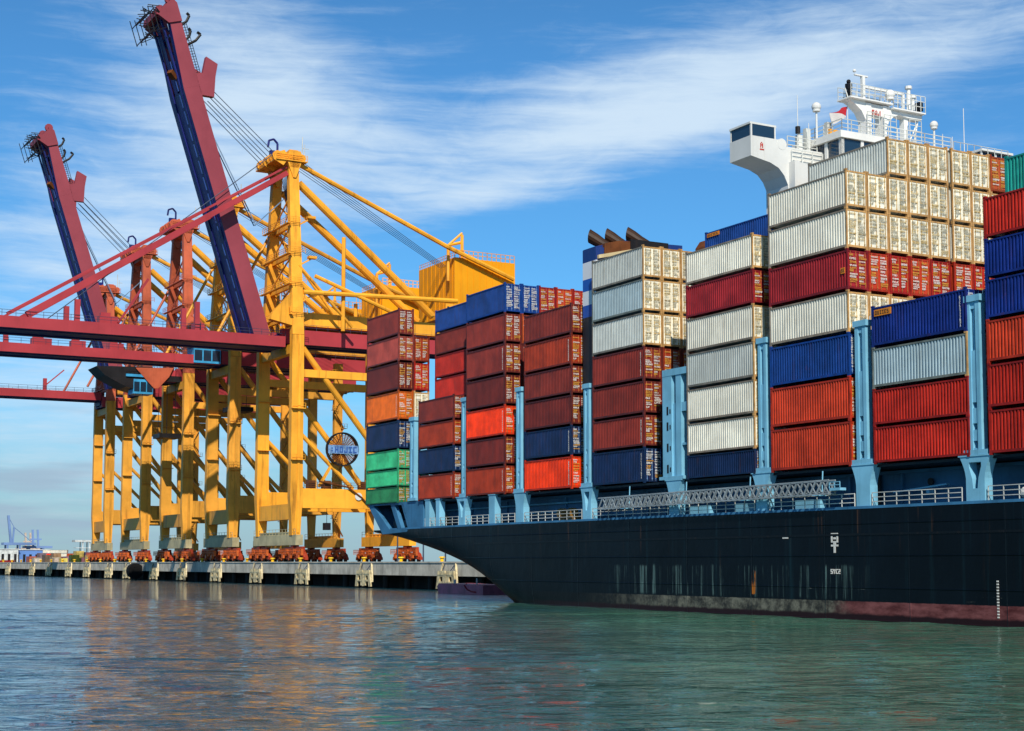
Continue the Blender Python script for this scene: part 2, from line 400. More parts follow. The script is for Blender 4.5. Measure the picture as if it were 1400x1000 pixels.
for k, u0, u1, zs, cols, where in BAYS:
    L = u0-u1; T = len(cols)
    for i, c in enumerate(cols):
        t = T-1-i
        pos = 'topmost' if i == 0 else ('bottom' if t == 0 else ORD[t]+' from the bottom')
        lab = f"{COL[c][4]} container, {pos} {where}"
        plate = None; num = None
        if k == 'H' and i == 0: plate = 'name'; lab = 'royal blue container with an orange name plate, on top of the low forward stack'
        if k == 'G' and i == 2: plate = 'tag'; lab = 'crimson container with a small orange plate, third from top before the bridge'
        if (k, i) in (('H',0),('C',2),('C',4),('D',4),('D',5),('E',3),('E',6),('D',1),('A',3),('B',3),('E',5),('C',6)): num = (i+len(k)) % 3
        container(u1, NS, zs[i+1], L, zs[i]-zs[i+1], c, lab, 'containers stacked along the near side of the ship', num=num, plate=plate)
    zt = list(reversed(zs))
    for row, (tiers, cc) in INNER[k].items():
        z = list(zt)
        while len(z) < tiers+1: z.append(z[-1]+{'B': 2.76, 'F': 2.0}.get(k, 3.08))
        if k == 'A': z = z[:8]
        for j, c in enumerate(cc):
            t = tiers-1-j
            if t < 0: break
            pos = 'topmost' if j == 0 else ('bottom' if t == 0 else ORD[t]+' from bottom')
            lab = f"{COL[c][4]} container, {pos}, {ORD[row]} row inboard, {WHERE[k]}"
            if k == 'F' and j == 0: lab = 'blue container alone on top of the white stack just aft of the bridge wing'
            if k == 'I' and j == 0 and row == 1: lab = 'teal container at the right edge, above the red topmost one'
            off = .35 if (k == 'G' and row >= 5) else 0
            container(u1, NS+row*PITCHN+off, z[t], L, z[t+1]-z[t], c, lab, 'containers in the inner rows of the ship', plate='name' if (k == 'F' and j == 0) else None)
# ------------------------------------------------------------------ the container ship
ship = thing('container_ship', (110, 91.75, 0), 'huge dark navy container ship loaded with stacked containers, moored along the quay', 'ship')
NC, HB = 91.75, 13.25
def sstep(a, b, x):
    t = max(0, min(1, (x-a)/(b-a))); return t*t*(3-2*t)
def interp(tab, x):
    for (a, ya), (b, yb) in zip(tab, tab[1:]):
        if x <= b or (b, yb) == tab[-1]:
            t = max(0, min(1, (x-a)/(b-a))); return ya+(yb-ya)*t
KEEL = [(-70,-5),(134,-5),(140,-4.0),(146,-1.8),(151,.5),(156,2.4),(162,4.2),(168,5.6),(174,7.0),(178,7.6)]
def plan(u): return 1 - .045*sstep(158, 180, u) - (1-math.cos(max(0, min(1, (20-u)/80))*math.pi/2))*.98
def power(u): return 14 - 10.8*sstep(100, 160, u)
def hull_n(u, z):
    zd = 8.3; zk = interp(KEEL, u); r = max(0, min(1, (zd-z)/(zd-zk)))
    return NC - HB*plan(u)*math.sqrt(max(0, 1-r**power(u)))
# hull paint
HUL, nt, b = new_mat('hull_paint')
co = coords(nt); sep = nt.nodes.new('ShaderNodeSeparateXYZ'); nt.links.new(co, sep.inputs[0])
X, Z = sep.outputs[0], sep.outputs[2]
base = mixc(nt, ramp(nt, noise(nt, co, .12, 5, .6), .3, .7), lin('#030509'), lin('#060d15'))
st = noise(nt, mapped(nt, co, (.9, .9, .035)), 1.0, 5, .7)
base = mixc(nt, M(nt, 'MULTIPLY', ramp(nt, st, .54, .8), .5), base, lin('#1d3f48'))
st2 = noise(nt, mapped(nt, co, (2.2, 2.2, .05), (3,1,0)), 1.0, 4, .7)
base = mixc(nt, M(nt, 'MULTIPLY', ramp(nt, st2, .6, .8), .3), base, lin('#59422c'))
run = noise(nt, mapped(nt, co, (1.1, 1.1, .03), (8,1,0)), 1.0, 5, .75)
base = mixc(nt, M(nt, 'MULTIPLY', M(nt, 'MULTIPLY', ramp(nt, run, .62, .72), ramp(nt, Z, 4.5, 8.3)), .6), base, lin('#6a4a34'))
# rubbed and rusty band low on the side, where fenders scrape
edge = noise(nt, co, .8, 6, .7)
zz = M(nt, 'MULTIPLY_ADD', edge, .5, Z)
band = M(nt, 'MULTIPLY', ramp(nt, zz, 1.6, 1.9), ramp(nt, zz, 4.4, 4.1))
rub = noise(nt, mapped(nt, co, (1.5, 1.5, .05), (5,5,0)), 1.0, 6, .75)
area = M(nt, 'MULTIPLY', ramp(nt, X, -16, -8), ramp(nt, X, 24, 19))
base = mixc(nt, M(nt, 'MULTIPLY', M(nt, 'MULTIPLY', band, area), M(nt, 'MULTIPLY', ramp(nt, rub, .52, .66), .8)), base, lin('#5d7774'))
rst = noise(nt, mapped(nt, co, (.9, .9, .04), (15,5,0)), 1.0, 6, .75)
base = mixc(nt, M(nt, 'MULTIPLY', M(nt, 'MULTIPLY', band, area), M(nt, 'MULTIPLY', ramp(nt, rst, .66, .72), .9)), base, lin('#a05a1c'))
och = M(nt, 'MULTIPLY', ramp(nt, noise(nt, mapped(nt, co, (3, 3, .5), (4,4,4)), 1.0, 5, .7), .4, .52), M(nt, 'MULTIPLY', M(nt, 'MULTIPLY', ramp(nt, X, 8.95, 9.15), ramp(nt, X, 9.65, 9.45)), M(nt, 'MULTIPLY', ramp(nt, zz, 1.9, 2.0), ramp(nt, zz, 3.9, 3.7))))
base = mixc(nt, och, base, lin('#a8601e'))
scr = noise(nt, mapped(nt, co, (.25, .25, 5), (1,2,3)), 1.0, 6, .8)
b2 = M(nt, 'MULTIPLY', ramp(nt, zz, 1.5, 1.7), ramp(nt, zz, 3.4, 3.0))
base = mixc(nt, M(nt, 'MULTIPLY', b2, ramp(nt, scr, .66, .74)), base, lin('#9aa098'))
boot = mixc(nt, ramp(nt, noise(nt, mapped(nt, co, (.3,.3,.8)), 1.5, 6, .7), .3, .7), lin('#4c2222'), lin('#84504f'))
grn = mixc(nt, ramp(nt, noise(nt, co, 1.1, 6, .75), .35, .7), lin('#2e2c28'), lin('#7a786a'))
grn = mixc(nt, ramp(nt, M(nt, 'MULTIPLY_ADD', noise(nt, co, .3), 10, X), -14, 6), lin('#0e0c0c'), grn)
boot = mixc(nt, ramp(nt, M(nt, 'MULTIPLY_ADD', noise(nt, co, .3), 5, X), 21.5, 24), grn, boot)
weed = mixc(nt, 1.0, lin('#241013'), lin('#241013'))
boot = mixc(nt, ramp(nt, M(nt, 'MULTIPLY_ADD', edge, .35, Z), .72, .5), boot, weed)
zb = M(nt, 'MULTIPLY_ADD', noise(nt, co, 1.5, 5, .7), .12, Z)
c = mixc(nt, ramp(nt, zb, 1.45, 1.40), base, boot)
nt.links.new(c, b.inputs['Base Color']); b.inputs['Roughness'].default_value = .42; b.inputs['Specular IOR Level'].default_value = .15
# faint plate seams and dents
wv = nt.nodes.new('ShaderNodeBump'); wv.inputs['Strength'].default_value = .35; wv.inputs['Distance'].default_value = .14
fr = M(nt, 'FRACT', M(nt, 'MULTIPLY', Z, .42)); seam = ramp(nt, M(nt, 'ABSOLUTE', M(nt, 'SUBTRACT', fr, .5)), .47, .5)
fx = M(nt, 'FRACT', M(nt, 'MULTIPLY', X, .11)); seamx = ramp(nt, M(nt, 'ABSOLUTE', M(nt, 'SUBTRACT', fx, .5)), .49, .5)
hh = M(nt, 'ADD', M(nt, 'ADD', seam, seamx), M(nt, 'MULTIPLY', noise(nt, mapped(nt, co, (.5,.5,.35)), 1, 3), 1.2))
nt.links.new(hh, wv.inputs['Height']); nt.links.new(wv.outputs[0], b.inputs['Normal'])

m = MB(); us = [-60,-50,-40,-30,-20,-10,0,10,20,40,60,75,85,95,105,112,118,124,129,133,136,139,142,145,148,151,154,157,160,163,166,169,172,175,177,178.5]
NR = 22; rs = [1-(1-i/NR)**2.2 for i in range(NR+1)]
ring = []
for u in us:
    zd, zk, B, p = 8.3, interp(KEEL, u), HB*plan(u), power(u); row = []
    for r in rs: row.append((u, NC-B*math.sqrt(max(0, 1-r**p)), zd-(zd-zk)*r))
    for r in rs[-2::-1]: row.append((u, NC+B*math.sqrt(max(0, 1-r**p)), zd-(zd-zk)*r))
    ring.append(row)
k = len(ring[0])
for row in ring: m.v += row
for i in range(len(us)-1):
    for j in range(k-1): m.face((i*k+j, i*k+j+1, (i+1)*k+j+1, (i+1)*k+j))
m.face([(len(us)-1)*k+j for j in range(k)]); m.face([j for j in range(k)][::-1])
hull = m.build('hull', HUL, ship, smooth=True, merge=True)
# deck
DECK = paint('deck_paint', '#2f4a5c', dirt='#3a2a20', amt=.5, rust=.2, scale=.3)
m = MB(); b0 = len(m.v)
for u in us:
    w_ = HB*plan(u)-.06; m.v += [(u, NC-w_, 8.24), (u, NC+w_, 8.24)]
for i in range(len(us)-1): m.face((b0+2*i, b0+2*i+1, b0+2*i+3, b0+2*i+2))
m.build('deck', DECK, ship)
# sheer strake: a thin bulwark lip and the seam strake below it
m = MB()
for i in range(len(us)-1):
    a, c2 = us[i], us[i+1]
    if a < 8 or c2 > 176: continue
    pa, pc = (a, NC-HB*plan(a)-.02, 0), (c2, NC-HB*plan(c2)-.02, 0)
    m.beam((pa[0], pa[1]+.06, 8.36), (pc[0], pc[1]+.06, 8.36), .14, .2)
m.build('deck_edge', STB, ship)
m = MB()
for a in range(60, 150, 6): m.beam((a, hull_n(a, 6.35)-.015, 6.35), (a+6, hull_n(a+6, 6.35)-.015, 6.35), .05, .16)
m.build('rubbing_strake', paint('strake_black', '#06090e', amt=.2), ship)

# hatch coaming and holds behind the side passage
m = MB(); m.box(62, 172, 82.0, 101.5, 8.25, 11.2); m.build('hatch_coaming', STB, ship)
m = MB()
for u in (70, 78.6, 80.2, 86.9, 92.7, 104.3, 113, 118, 121, 131.5, 136, 148.6, 157): m.box(u-.12, u+.12, 81.82, 81.998, 8.3, 11.15)
m.box(62, 172, 81.80, 81.997, 10.95, 11.19)
m.build('coaming_stiffener', STB, ship)
m = MB(); m.box(62, 178.4, 78.9, 104.4, 11.3, 11.49); m.build('hatch_cover', paint('under_dark', '#16222c', amt=.4), ship)
def doorarch(u, z0, w, h, name='passage_door'):
    m = MB(); pts = [(u-w/2, z0), (u+w/2, z0)] + [(u+w/2*math.cos(t), z0+h-w/2+w/2*math.sin(t)) for t in [math.pi*i/8 for i in range(9)]]
    m.prism(pts, 'n', 81.76, 81.795); return m.build(name, DRK, ship)
doorarch(89.7, 8.6, 1.15, 2.5)
for u, z in ((83.8, 10.2), (71.5, 10.6)):
    m = MB(); m.tube((u, 81.72, z), (u, 81.80, z), .28, k=12); m.build('porthole', DRK, ship)
m = MB(); m.tube((79.3, 81.66, 9.55), (79.3, 81.8, 9.55), .3, k=14); m.build('lifebuoy', paint('buoy_red', '#c8321c'), ship)
m = MB(); m.beam((87, 81.2, 9.5), (81.5, 81.2, 9.9), .3, .12); m.box(83.4, 83.7, 81.2, 81.79, 9.3, 9.6); m.build('stowed_ladder', CYA, ship)
m = MB(); m.tube((72.6, 79.4, 8.9), (70.3, 79.4, 8.9), .42, k=14); m.ball((72.6, 79.4, 8.9), .42); m.build('life_raft', WHT, ship)
# winches and pipes in the shadowed aft passage
for u in (131.6, 133.5, 147.6, 160.4):
    m = MB(); m.tube((u, 80.2, 9.2), (u+.7, 80.2, 9.2), .55, k=10); m.box(u-.3, u+.9, 80, 80.8, 8.25, 8.8); m.build('winch', paint('winch_bronze', '#8a6a3a', rust=.3), ship)
for z in (8.9, 9.5, 10.4):
    m = MB(); m.tube((124, 81.6, z), (165, 81.6, z), .09, k=6); m.build('service_pipe', CYA, ship)

# side pedestals which carry the outer stacks
def pedestal(u, wt, wb, hole, mat=CYA, zt=11.5):
    m = MB(); n0, n1 = 78.56, 79.3; z0, zm = 8.42, 10.0
    L = lambda z: wb/2 if z < zm else wb/2+(wt-wb)/2*((z-zm)/(zt-zm))**1.6
    zs = [z0, 8.9, zm, 10.4, 10.8, 11.15, zt]
    if not hole:
        m.prism([(u-L(z), z) for z in zs] + [(u+L(z), z) for z in zs[::-1]], 'n', n0, n1)
    else:
        h = [(z, (wb*.22 if 9.1 < z < 11.1 else 0)) for z in zs]
        for sgn in (-1, 1):
            m.prism([(u+sgn*L(z), z) for z in (9.3, zm, 10.4, 10.8, 11.1)] + [(u+sgn*w_, z) for z, w_ in ((11.1, wt*.20), (10.8, wt*.2), (10.0, wb*.17), (9.3, wb*.12))], 'n', n0, n1)
        m.prism([(u-L(z), z) for z in (z0, 8.9, 9.2999)] + [(u+L(z), z) for z in (9.2999, 8.9, z0)], 'n', n0, n1)
        m.prism([(u-L(z), z) for z in (11.1001, 11.3, zt)] + [(u+L(z), z) for z in (zt, 11.3, 11.1001)], 'n', n0, n1)
    m.box(u-wt/2-.1, u+wt/2+.1, n0-.05, n1+.6, zt, zt+.1)
    return m.build('pedestal', mat, ship)
for u, wt, wb, ho in ((76.3, 2.8, 1.7, True), (87.5, 2.5, 1.5, False), (99.6, 2.4, 1.4, False), (112, 2.4, 1.4, False), (126.6, 2.3, 1.5, True), (139.9, 2.5, 1.6, False),
                      (146, 1.4, 1.3, False), (153.1, 2.7, 1.5, True), (159.2, 1.0, .9, False), (161.9, 1.2, 1.1, False), (64.5, 2.6, 1.6, False)):
    pedestal(u, wt, wb, ho)
# railings between the pedestals
RU = [63, 75.2, 77.6, 86.6, 88.5, 98.6, 100.6, 111, 113, 125.6, 127.6, 138.9, 141, 145.2, 146.8, 152.2, 154, 158.6, 162.6]
for a, c2 in zip(RU, RU[1:]):
    if c2-a < 2.6: continue
    m = MB(); m.rail((a, 78.62, 8.42), (c2, 78.62, 8.42), 1.0, 1.35, .055, 3); m.build('railing', RAILW, ship)

# stern bulwark with its slanting openings
m = MB()
Pn = 78.75
def bp(*pts): m.prism(list(pts), 'n', Pn, Pn+.5)
bp((179.6,11.55),(178.2,11.55),(173.0,8.35),(175.0,7.75))
bp((178.2,11.55),(172.8,11.55),(172.8,11.35),(178.0,11.35))
bp((172.8,11.55),(171.7,11.55),(169.4,8.35),(170.5,8.35))
bp((171.7,11.55),(169.6,11.55),(169.6,11.25),(171.6,11.25))
bp((169.6,11.55),(163.4,11.55),(163.4,8.35),(167.2,8.35),(167.6,9.1))
bp((169.5,11.3),(168.9,11.3),(167.1,8.35),(167.6,8.35))
bp((175.0,7.75),(173.0,8.35),(167.0,8.3),(168.0,7.95))
m.build('stern_bulwark', STB, ship)
m = MB(); m.prism([(179.6,11.55),(179.2,11.55),(174.4,7.9),(174.9,7.75)], 'n', Pn+.5, 104.7); m.box(178.4, 179.4, 79.3, 104.6, 11.3, 11.5); m.build('transom', STB, ship)
for u, n in ((175.2, 80.5), (173.3, 81), (176.2, 82.6)):
    m = MB(); m.tube((u, n, 8.9), (u, n+1.3, 8.9), .6, k=12); m.box(u-.7, u+.7, n, n+1.5, 8.25, 8.6); m.build('mooring_winch', paint('winch_grey', '#6a7078', rust=.3), ship)

# lashing bridges between the bays
def lash(u, zt, w=1.25, wide=False):
    m = MB(); n0, n1 = 78.62, 79.2; zb = 11.62; w *= .86
    a, c2 = u-w/2, u+w/2; s_ = w*.30
    # post of two cheeks and a plate with slots left open
    m.box(a, a+s_, n0, n1, zb, zt); m.box(c2-s_, c2, n0, n1, zb, zt)
    slots = [(zb+.45, zb+.95), (zb+1.7, zb+2.15), (zb+3.2, zb+3.6), (zt-3.4, zt-.5)]
    z = zb
    for s0, s1 in slots:
        m.box(a+s_, c2-s_, n0+.06, n1-.06, z, s0); z = s1
    m.box(a+s_, c2-s_, n0+.06, n1-.06, z, zt)
    m.box(a+s_*1.55, c2-s_*1.55, n0+.12, n1-.12, slots[3][0], slots[3][1])
    m.box(a-.15, c2+.15, n0-.08, n1+.1, zt, zt+.45)
    m.box(a-.5, c2+.5, n0-.05, n1+.6, 11.61, 11.95)
    # cross walkways and the inner posts
    for z in (14.9, 18.2, zt-.5): m.box(u-w*.42, u+w*.42, n1, 103, z, z+.25)
    for n in (84.9, 91.4, 97.8, 103): m.box(u-.3, u+.3, n, n+.5, 11.3, zt)
    o = m.build('lashing_bridge', CYA, ship)
    m = MB()
    for z in (15.15, 18.45, zt-.25): m.rail((u-w*.4, n1, z), (u-w*.4, 103, z), 1.0, 2.2, .05, 2)
    for i in range(16): # lashing rods crossing the door ends
        n = 79.6+i*1.07; m.beam((u+w*.62, n, 11.7), (u+w*.62, n+1.0*(1 if i % 2 else -1)+.5, 16.8), .04, .04)
    r = m.build('lashing_rod', RAILW, ship)
    return o
lash(76.25, 22.2, 1.35); lash(87.6, 22.0, 1.35); lash(99.4, 22.2, 1.2); lash(126.7, 21.2, 1.15); lash(140.2, 22.2, 1.2); lash(152.8, 22.3, 1.2); lash(166.3, 21.2, 1.4)
# the taller frame by the gangway
m = MB(); u0, u1 = 110.4, 113.7
m.box(112.3, 113.7, 78.62, 79.4, 11.62, 20.9); m.box(110.9, 111.7, 78.66, 79.3, 11.62, 20.9); m.box(111.7, 112.3, 78.8, 79.2, 11.62, 18.4)
m.box(109.9, 113.7, 78.60, 79.42, 20.9, 21.5); m.box(109.9, 110.9, 78.7, 79.3, 17.6, 18.4); m.box(109.9, 110.9, 78.75, 79.2, 14.6, 14.8)
m.box(110.5, 114.2, 78.55, 79.8, 11.61, 11.9); m.box(110.6, 113.4, 79.42, 103, 17.9, 18.2)
for n in (86, 94, 102.5): m.box(111.7, 112.3, n, n+.5, 11.3, 20.9)
m.build('lashing_bridge', CYA, ship)
m = MB()
for z in (12.2, 14.1, 16.0, 17.4): m.box(112.8, 113.05, 78.6, 78.64, z, z+.75); m.box(112.45, 112.6, 78.6, 78.64, z+.1, z+.5)
m.build('bracket_slot', DRK, ship)

# gangway stowed along the side
GA0, GA1 = (123.2, 9.8), (90.4, 10.0)
gw = MB(); n0, n1 = 77.75, 78.4
def gz(u, d): 
    t = (u-GA0[0])/(GA1[0]-GA0[0]); return GA0[1]+(GA1[1]-GA0[1])*t+d
for n in (n0, n1):
    for d in (-.52, .52): gw.beam((GA0[0], n, gz(GA0[0], d)), (GA1[0], n, gz(GA1[0], d)), .1, .1)
    k = 44
    for i in range(k):
        a = GA0[0]+(GA1[0]-GA0[0])*i/k; c2 = GA0[0]+(GA1[0]-GA0[0])*(i+1)/k
        gw.beam((a, n, gz(a, -.52)), (c2, n, gz(c2, .52)), .06, .14)
        if i % 2: gw.beam((a, n, gz(a, .52)), (c2, n, gz(c2, -.52)), .05, .1)
for i in range(45):
    a = GA0[0]+(GA1[0]-GA0[0])*i/44; gw.beam((a, n0, gz(a, -.36)), (a, n1, gz(a, -.36)), .25, .05)
gang = gw.build('gangway', paint('gangway_grey', '#8b959a', dirt='#4a4640', amt=.6, rust=.2), ship)
m = MB(); m.box(89.2, 90.4, 77.8, 78.4, 9.7, 9.9); m.rail((89.2, 77.8, 9.9), (90.4, 77.8, 9.9), .45, .6, .05, 2); m.build('gangway_platform', CYA, gang)
for u in (92, 101, 110, 119):
    m = MB(); m.tube((u, 78.45, gz(u,-.5)), (u, 78.55, 11.3), .05, k=6); m.box(u-.3, u+.3, 77.7, 78.6, gz(u,-.62), gz(u,-.5)); m.build('gangway_davit', CYA, gang)
for u in (93.5, 101.4, 108):
    m = MB(); m.box(u, u+3.0, 79.5, 80.1, 8.25, 9.2); m.build('deck_locker', CYA, ship)

# white marks on the side
m = MB(); q = 78.475
ex, ez = (-1,0,0), (0,0,1)
def mk(u, w, z0, z1): m.box(u, u-w, hull_n(u, (z0+z1)/2)-.03, hull_n(u, (z0+z1)/2)-.004, z0, z1)
mk(91.1, .8, 6.34, 6.5); mk(91.1, .8, 5.78, 5.89); mk(91.1, .17, 5.89, 6.34); mk(90.47, .17, 5.89, 6.34); mk(90.85, .3, 5.62, 5.78); mk(91.1, .8, 5.48, 5.62); mk(90.81, .22, 5.0, 5.48); mk(90.83, .26, 6.02, 6.18)
m.build('hull_emblem', INKW, ship)
m = MB(); mk(96.9, .7, 6.15, 6.27); m.build('hull_dash', INKW, ship)
m = MB()
word(m, 'SYC2', (91.2, hull_n(91, 3.6)-.004, 3.4), ex, ez, .36, .024)
m.build('hull_lettering', INKW, ship)
m = MB()
for i in range(13): mk(74.55, .18, .55+i*.2, .65+i*.2)
for a, c2, z in ((88.6, 84.5, 2.7), (86.6, 81, 1.9), (83.9, 80, 2.75), (80, 72, 3.9)):
    pass
m.build('draught_lettering', INKW, ship)

# ------------------------------------------------------------------ bridge
m = MB(); m.box(100.9, 104.5, 83.4, 100, 11.5, 38.4); m.box(100.6, 100.9, 83.4, 84.0, 11.5, 38.4); m.build('accommodation_block', WHT, ship)
# wheelhouse with windows on the side and the front
wh = MB(); w0, w1, z0, z1 = 98.75, 105.0, 38.4, 41.0
wh.box(w0, w1, 87, 100, z0, 39.0); wh.box(w0-.15, w1+.15, 86.8, 100.2, 40.45, 41.05)
for u in (98.75, 100.6, 102.6, 104.6): wh.box(u, u+.35, 87, 87.3, 39.0, 40.45)
for n in (87, 89.2, 91.4, 93.6, 95.8, 98, 99.7): wh.box(w0, w0+.3, n, n+.3, 39.0, 40.45); wh.box(w1-.3, w1, n, n+.3, 39.0, 40.45)
wh.box(w0+.5, w1-.5, 99.7, 99.95, 39.0, 40.45)
house = wh.build('wheelhouse', WHT, ship)
for a, c2 in ((99.1, 100.6), (100.95, 102.6), (102.95, 104.6)):
    m = MB(); m.box(a+.004, c2-.004, 87.12, 87.18, 39.004, 40.446); m.build('window', GLS, house)
for a in (87.3, 89.5, 91.7, 93.9, 96.1, 98.3):
    m = MB(); m.box(w0+.1, w0+.16, a+.004, a+1.4 if a > 98 else a+1.896, 39.004, 40.446); m.build('window', GLS, house)
# near wing: a deep tapering arm with a small glazed cab at its end
wg = MB(); f0, f1 = 101.4, 104.3
wg.prism([(79.35,38.5),(79.35,40.25),(82.7,40.25),(83.0,39.75),(87.4,39.75),(87.4,36.0),(83.38,35.0),(83.3,36.4),(82.9,37.2),(82.3,37.8),(81.4,38.15)], 'u', f0, f1)
wg.tube((f0-.02, 82.7, 39.9), (f1+.02, 82.7, 39.9), .5, k=14)
wing = wg.build('bridge_wing', WHT, ship)
m = MB(); zc = 41.35
m.box(f0, f1, 79.3, 82.1, zc-.09, zc+.08)
for u in (f0, f1-.16):
    for n in (79.38, 81.9): m.box(u, u+.14, n, n+.14, 40.25, zc-.09)
m.box(f0+.14, f1-.16, 81.95, 82.04, 40.25, zc-.09)
wcab = m.build('wing_cab', WHT, ship)
for bx in ((f0+.03, f0+.09, 79.53, 81.89), (f1-.1, f1-.05, 79.53, 81.89), (f0+.15, f1-.17, 79.42, 79.48)):
    m = MB(); m.box(*bx, 40.254, zc-.094); m.build('window', GLS, wcab)
m = MB(); word(m, 'A', (f0-.004, 80.35, 39.3), (0,1,0), (0,0,1), .5, .016); m.box(f0-.02, f0-.004, 80.3, 80.75, 39.1, 39.22); m.build('wing_emblem', INKR, wing)
# far wing cab peeping over the boxes
m = MB(); m.box(100.5, 104, 104.2, 109, 39.2, 40.4); m.box(100.5, 104, 100, 104.2, 38.5, 39.2)
m.box(100.3, 104.2, 105.2, 109.2, 42.1, 42.3)
for n in (105.3, 107.1, 108.9): m.box(100.5, 100.65, n, n+.15, 40.4, 42.1)
m.build('bridge_wing', WHT, ship)
m = MB(); m.box(100.7, 103.8, 105.4, 108.9, 40.41, 42.08); m.build('window', GLS, ship)
# compass deck: rails, arch mast, radomes, whip aerials
for a, c2 in (((98.9,87.2,41.05),(104.8,87.2,41.05)), ((98.9,87.2,41.05),(98.9,99.9,41.05)), ((104.8,87.2,41.05),(104.8,99.9,41.05)), ((101.2,83.6,38.45),(101.2,87,38.45)), ((104,83.6,39.75),(104,87.2,39.75)), ((101.8,83.6,39.75),(101.8,86.9,39.75))):
    m = MB(); m.rail(a, c2, 1.1, 1.1, .06, 3); m.build('railing', RAILW, ship)
m = MB(); m.rail((98.9,100.2,39.3),(98.9,107,39.3), 2.6, .9, .05, 3); m.build('railing', RAILW, ship)
mast = MB(); u = 102.0
def arch(na, nb, z0, z1, th, depth=.9):
    """a plate with an arched lower edge between two columns"""
    pts = [(na, z1), (nb, z1)]; k = 10
    for i in range(k+1):
        t = math.pi*i/k; x = (na+nb)/2+(nb-na)/2*math.cos(t); pts.append((x, z0+(z1-z0-th)*math.sin(t)))
    mast.prism(pts, 'u', u-depth/2, u+depth/2)
mast.box(u-.55, u+.55, 92.3, 92.9, 41.05, 45.0); mast.box(u-.55, u+.55, 94.3, 94.7, 41.05, 45.0); mast.box(u-.3, u+.3, 97.0, 97.5, 41.05, 44.6)
mast.prism([(90.3,45.1),(92.3,45.1),(92.3,43.4),(91.8,44.2),(91.0,44.75)], 'u', u-.5, u+.5)
mast.box(u-.45, u+.45, 92.9, 94.3, 44.0, 45.0)
mast.prism([(94.7,45.0),(99.0,44.75),(99.0,44.35),(97.4,44.3),(97.0,44.35),(96.3,44.45),(95.6,44.2),(95.0,43.6),(94.7,42.9)], 'u', u-.5, u+.5)
mast.box(u-.9, u+.9, 90.2, 95.2, 45.1, 45.22); mast.box(u-.9, u+.9, 95.2, 99.1, 44.78, 44.9)
mast.box(u-.15, u+.15, 92.3, 92.6, 45.2, 47.6); mast.box(u-.1, u+.1, 91.5, 93, 47.5, 47.62); mast.ball((u, 91.5, 47.9), .16)
mast.box(u-.12, u+.12, 92.6, 97.2, 46.5, 46.72); mast.box(u-.12, u+.12, 97.1, 97.3, 44.9, 46.6)
for n, h in ((97.9, 47.2), (98.4, 46.4)): mast.tube((u, n, 44.9), (u, n, h), .17, k=8); mast.tube((u, n, h), (u, n, h+.25), .32, k=8)
mast.tube((u-.4, 98.0, 42), (u-.1, 98.9, 44.5), .08, k=6); mast.tube((u-.4, 90.4, 45), (u-.4, 90.0, 46.0), .06, k=6)
mast.tube((u, 97.2, 41), (u, 99, 44.4), .06, k=6)
ms = mast.build('radar_mast', WHT, ship)
m = MB(); m.rail((u-.85, 90.3, 45.2), (u-.85, 95.2, 45.2), 1.2, .7, .05, 3); m.rail((u-.85, 95.2, 44.9), (u-.85, 99.1, 44.9), 1.5, .55, .05, 3); m.rail((u+.85, 95.2, 44.9), (u+.85, 99.1, 44.9), 1.5, .55, .05, 3); m.rail((u+.85, 90.3, 45.2), (u+.85, 95.2, 45.2), 1.2, .7, .05, 3)
for n in (92.2, 94.2, 97.2): m.rail((u-.8, n, 41.1), (u-.8, n+1.4, 41.1), 3.0, .7, .05, 6)
m.build('railing', RAILW, ms)
m = MB(); m.box(u-.2, u+.2, 90.6, 91.0, 45.3, 46.0); m.box(u-.2, u+.2, 90.55, 91.05, 46.1, 46.6); m.ball((u, 90.8, 46.8), .2); m.build('signal_lamp', DRK, ms)
m = MB(); m.box(u-.25, u+.25, 98.9, 99.4, 45.3, 46.1); m.build('signal_lamp', DRK, ms)
m = MB(); word(m, 'SAJ', (u-.52, 93.0, 44.0), (0,1,0), (0,0,1), .45, .016); m.build('mast_emblem', INKR, ms)
for (n, z, r, zb, uu) in ((87.06, 43.95, .42, 39.8, 102), (94.9, 46.0, .46, 45.2, 101.2), (99.95, 43.9, .38, 41.05, 101)):
    m = MB(); m.ball((uu, n, z), r, k=14); m.tube((uu, n, z-r*.9), (uu, n, zb), .09, k=8); m.tube((uu, n, z-r*.98), (uu, n, z-r*.6), r*.8, k=12); m.build('radome', WHT, ship, smooth=False)
for (n, zt, zb, uu) in ((84.95, 44.7, 39.8, 102), (86, 42.3, 39.8, 101.8), (104.7, 46.4, 39.2, 102), (102, 43.6, 39.2, 102), (103.2, 43.5, 39.2, 102)):
    m = MB(); m.tube((uu, n, zb), (uu, n, zt), .05, r2=.03, k=6); m.build('whip_aerial', WHT, ship)
m = MB(); m.tube((102, 84.95, 41.3), (102, 84.95, 41.9), .22, k=8); m.build('searchlight', DRK, ship)
m = MB(); m.box(102.2, 102.6, 88.7, 90.0, 41.6, 42.3); m.build('life_raft', paint('raft_orange', '#e09a30'), ship)
for (n, h) in ((85.3, 1.6), (86.2, 2.3), (88.6, 1.9), (98.6, 1.6)):
    m = MB(); m.box(102.4, 102.8, n, n+.5, 41.05 if n > 87 else 39.75, (41.05 if n > 87 else 39.75)+h); m.build('deck_fitting', RAILW, ship)
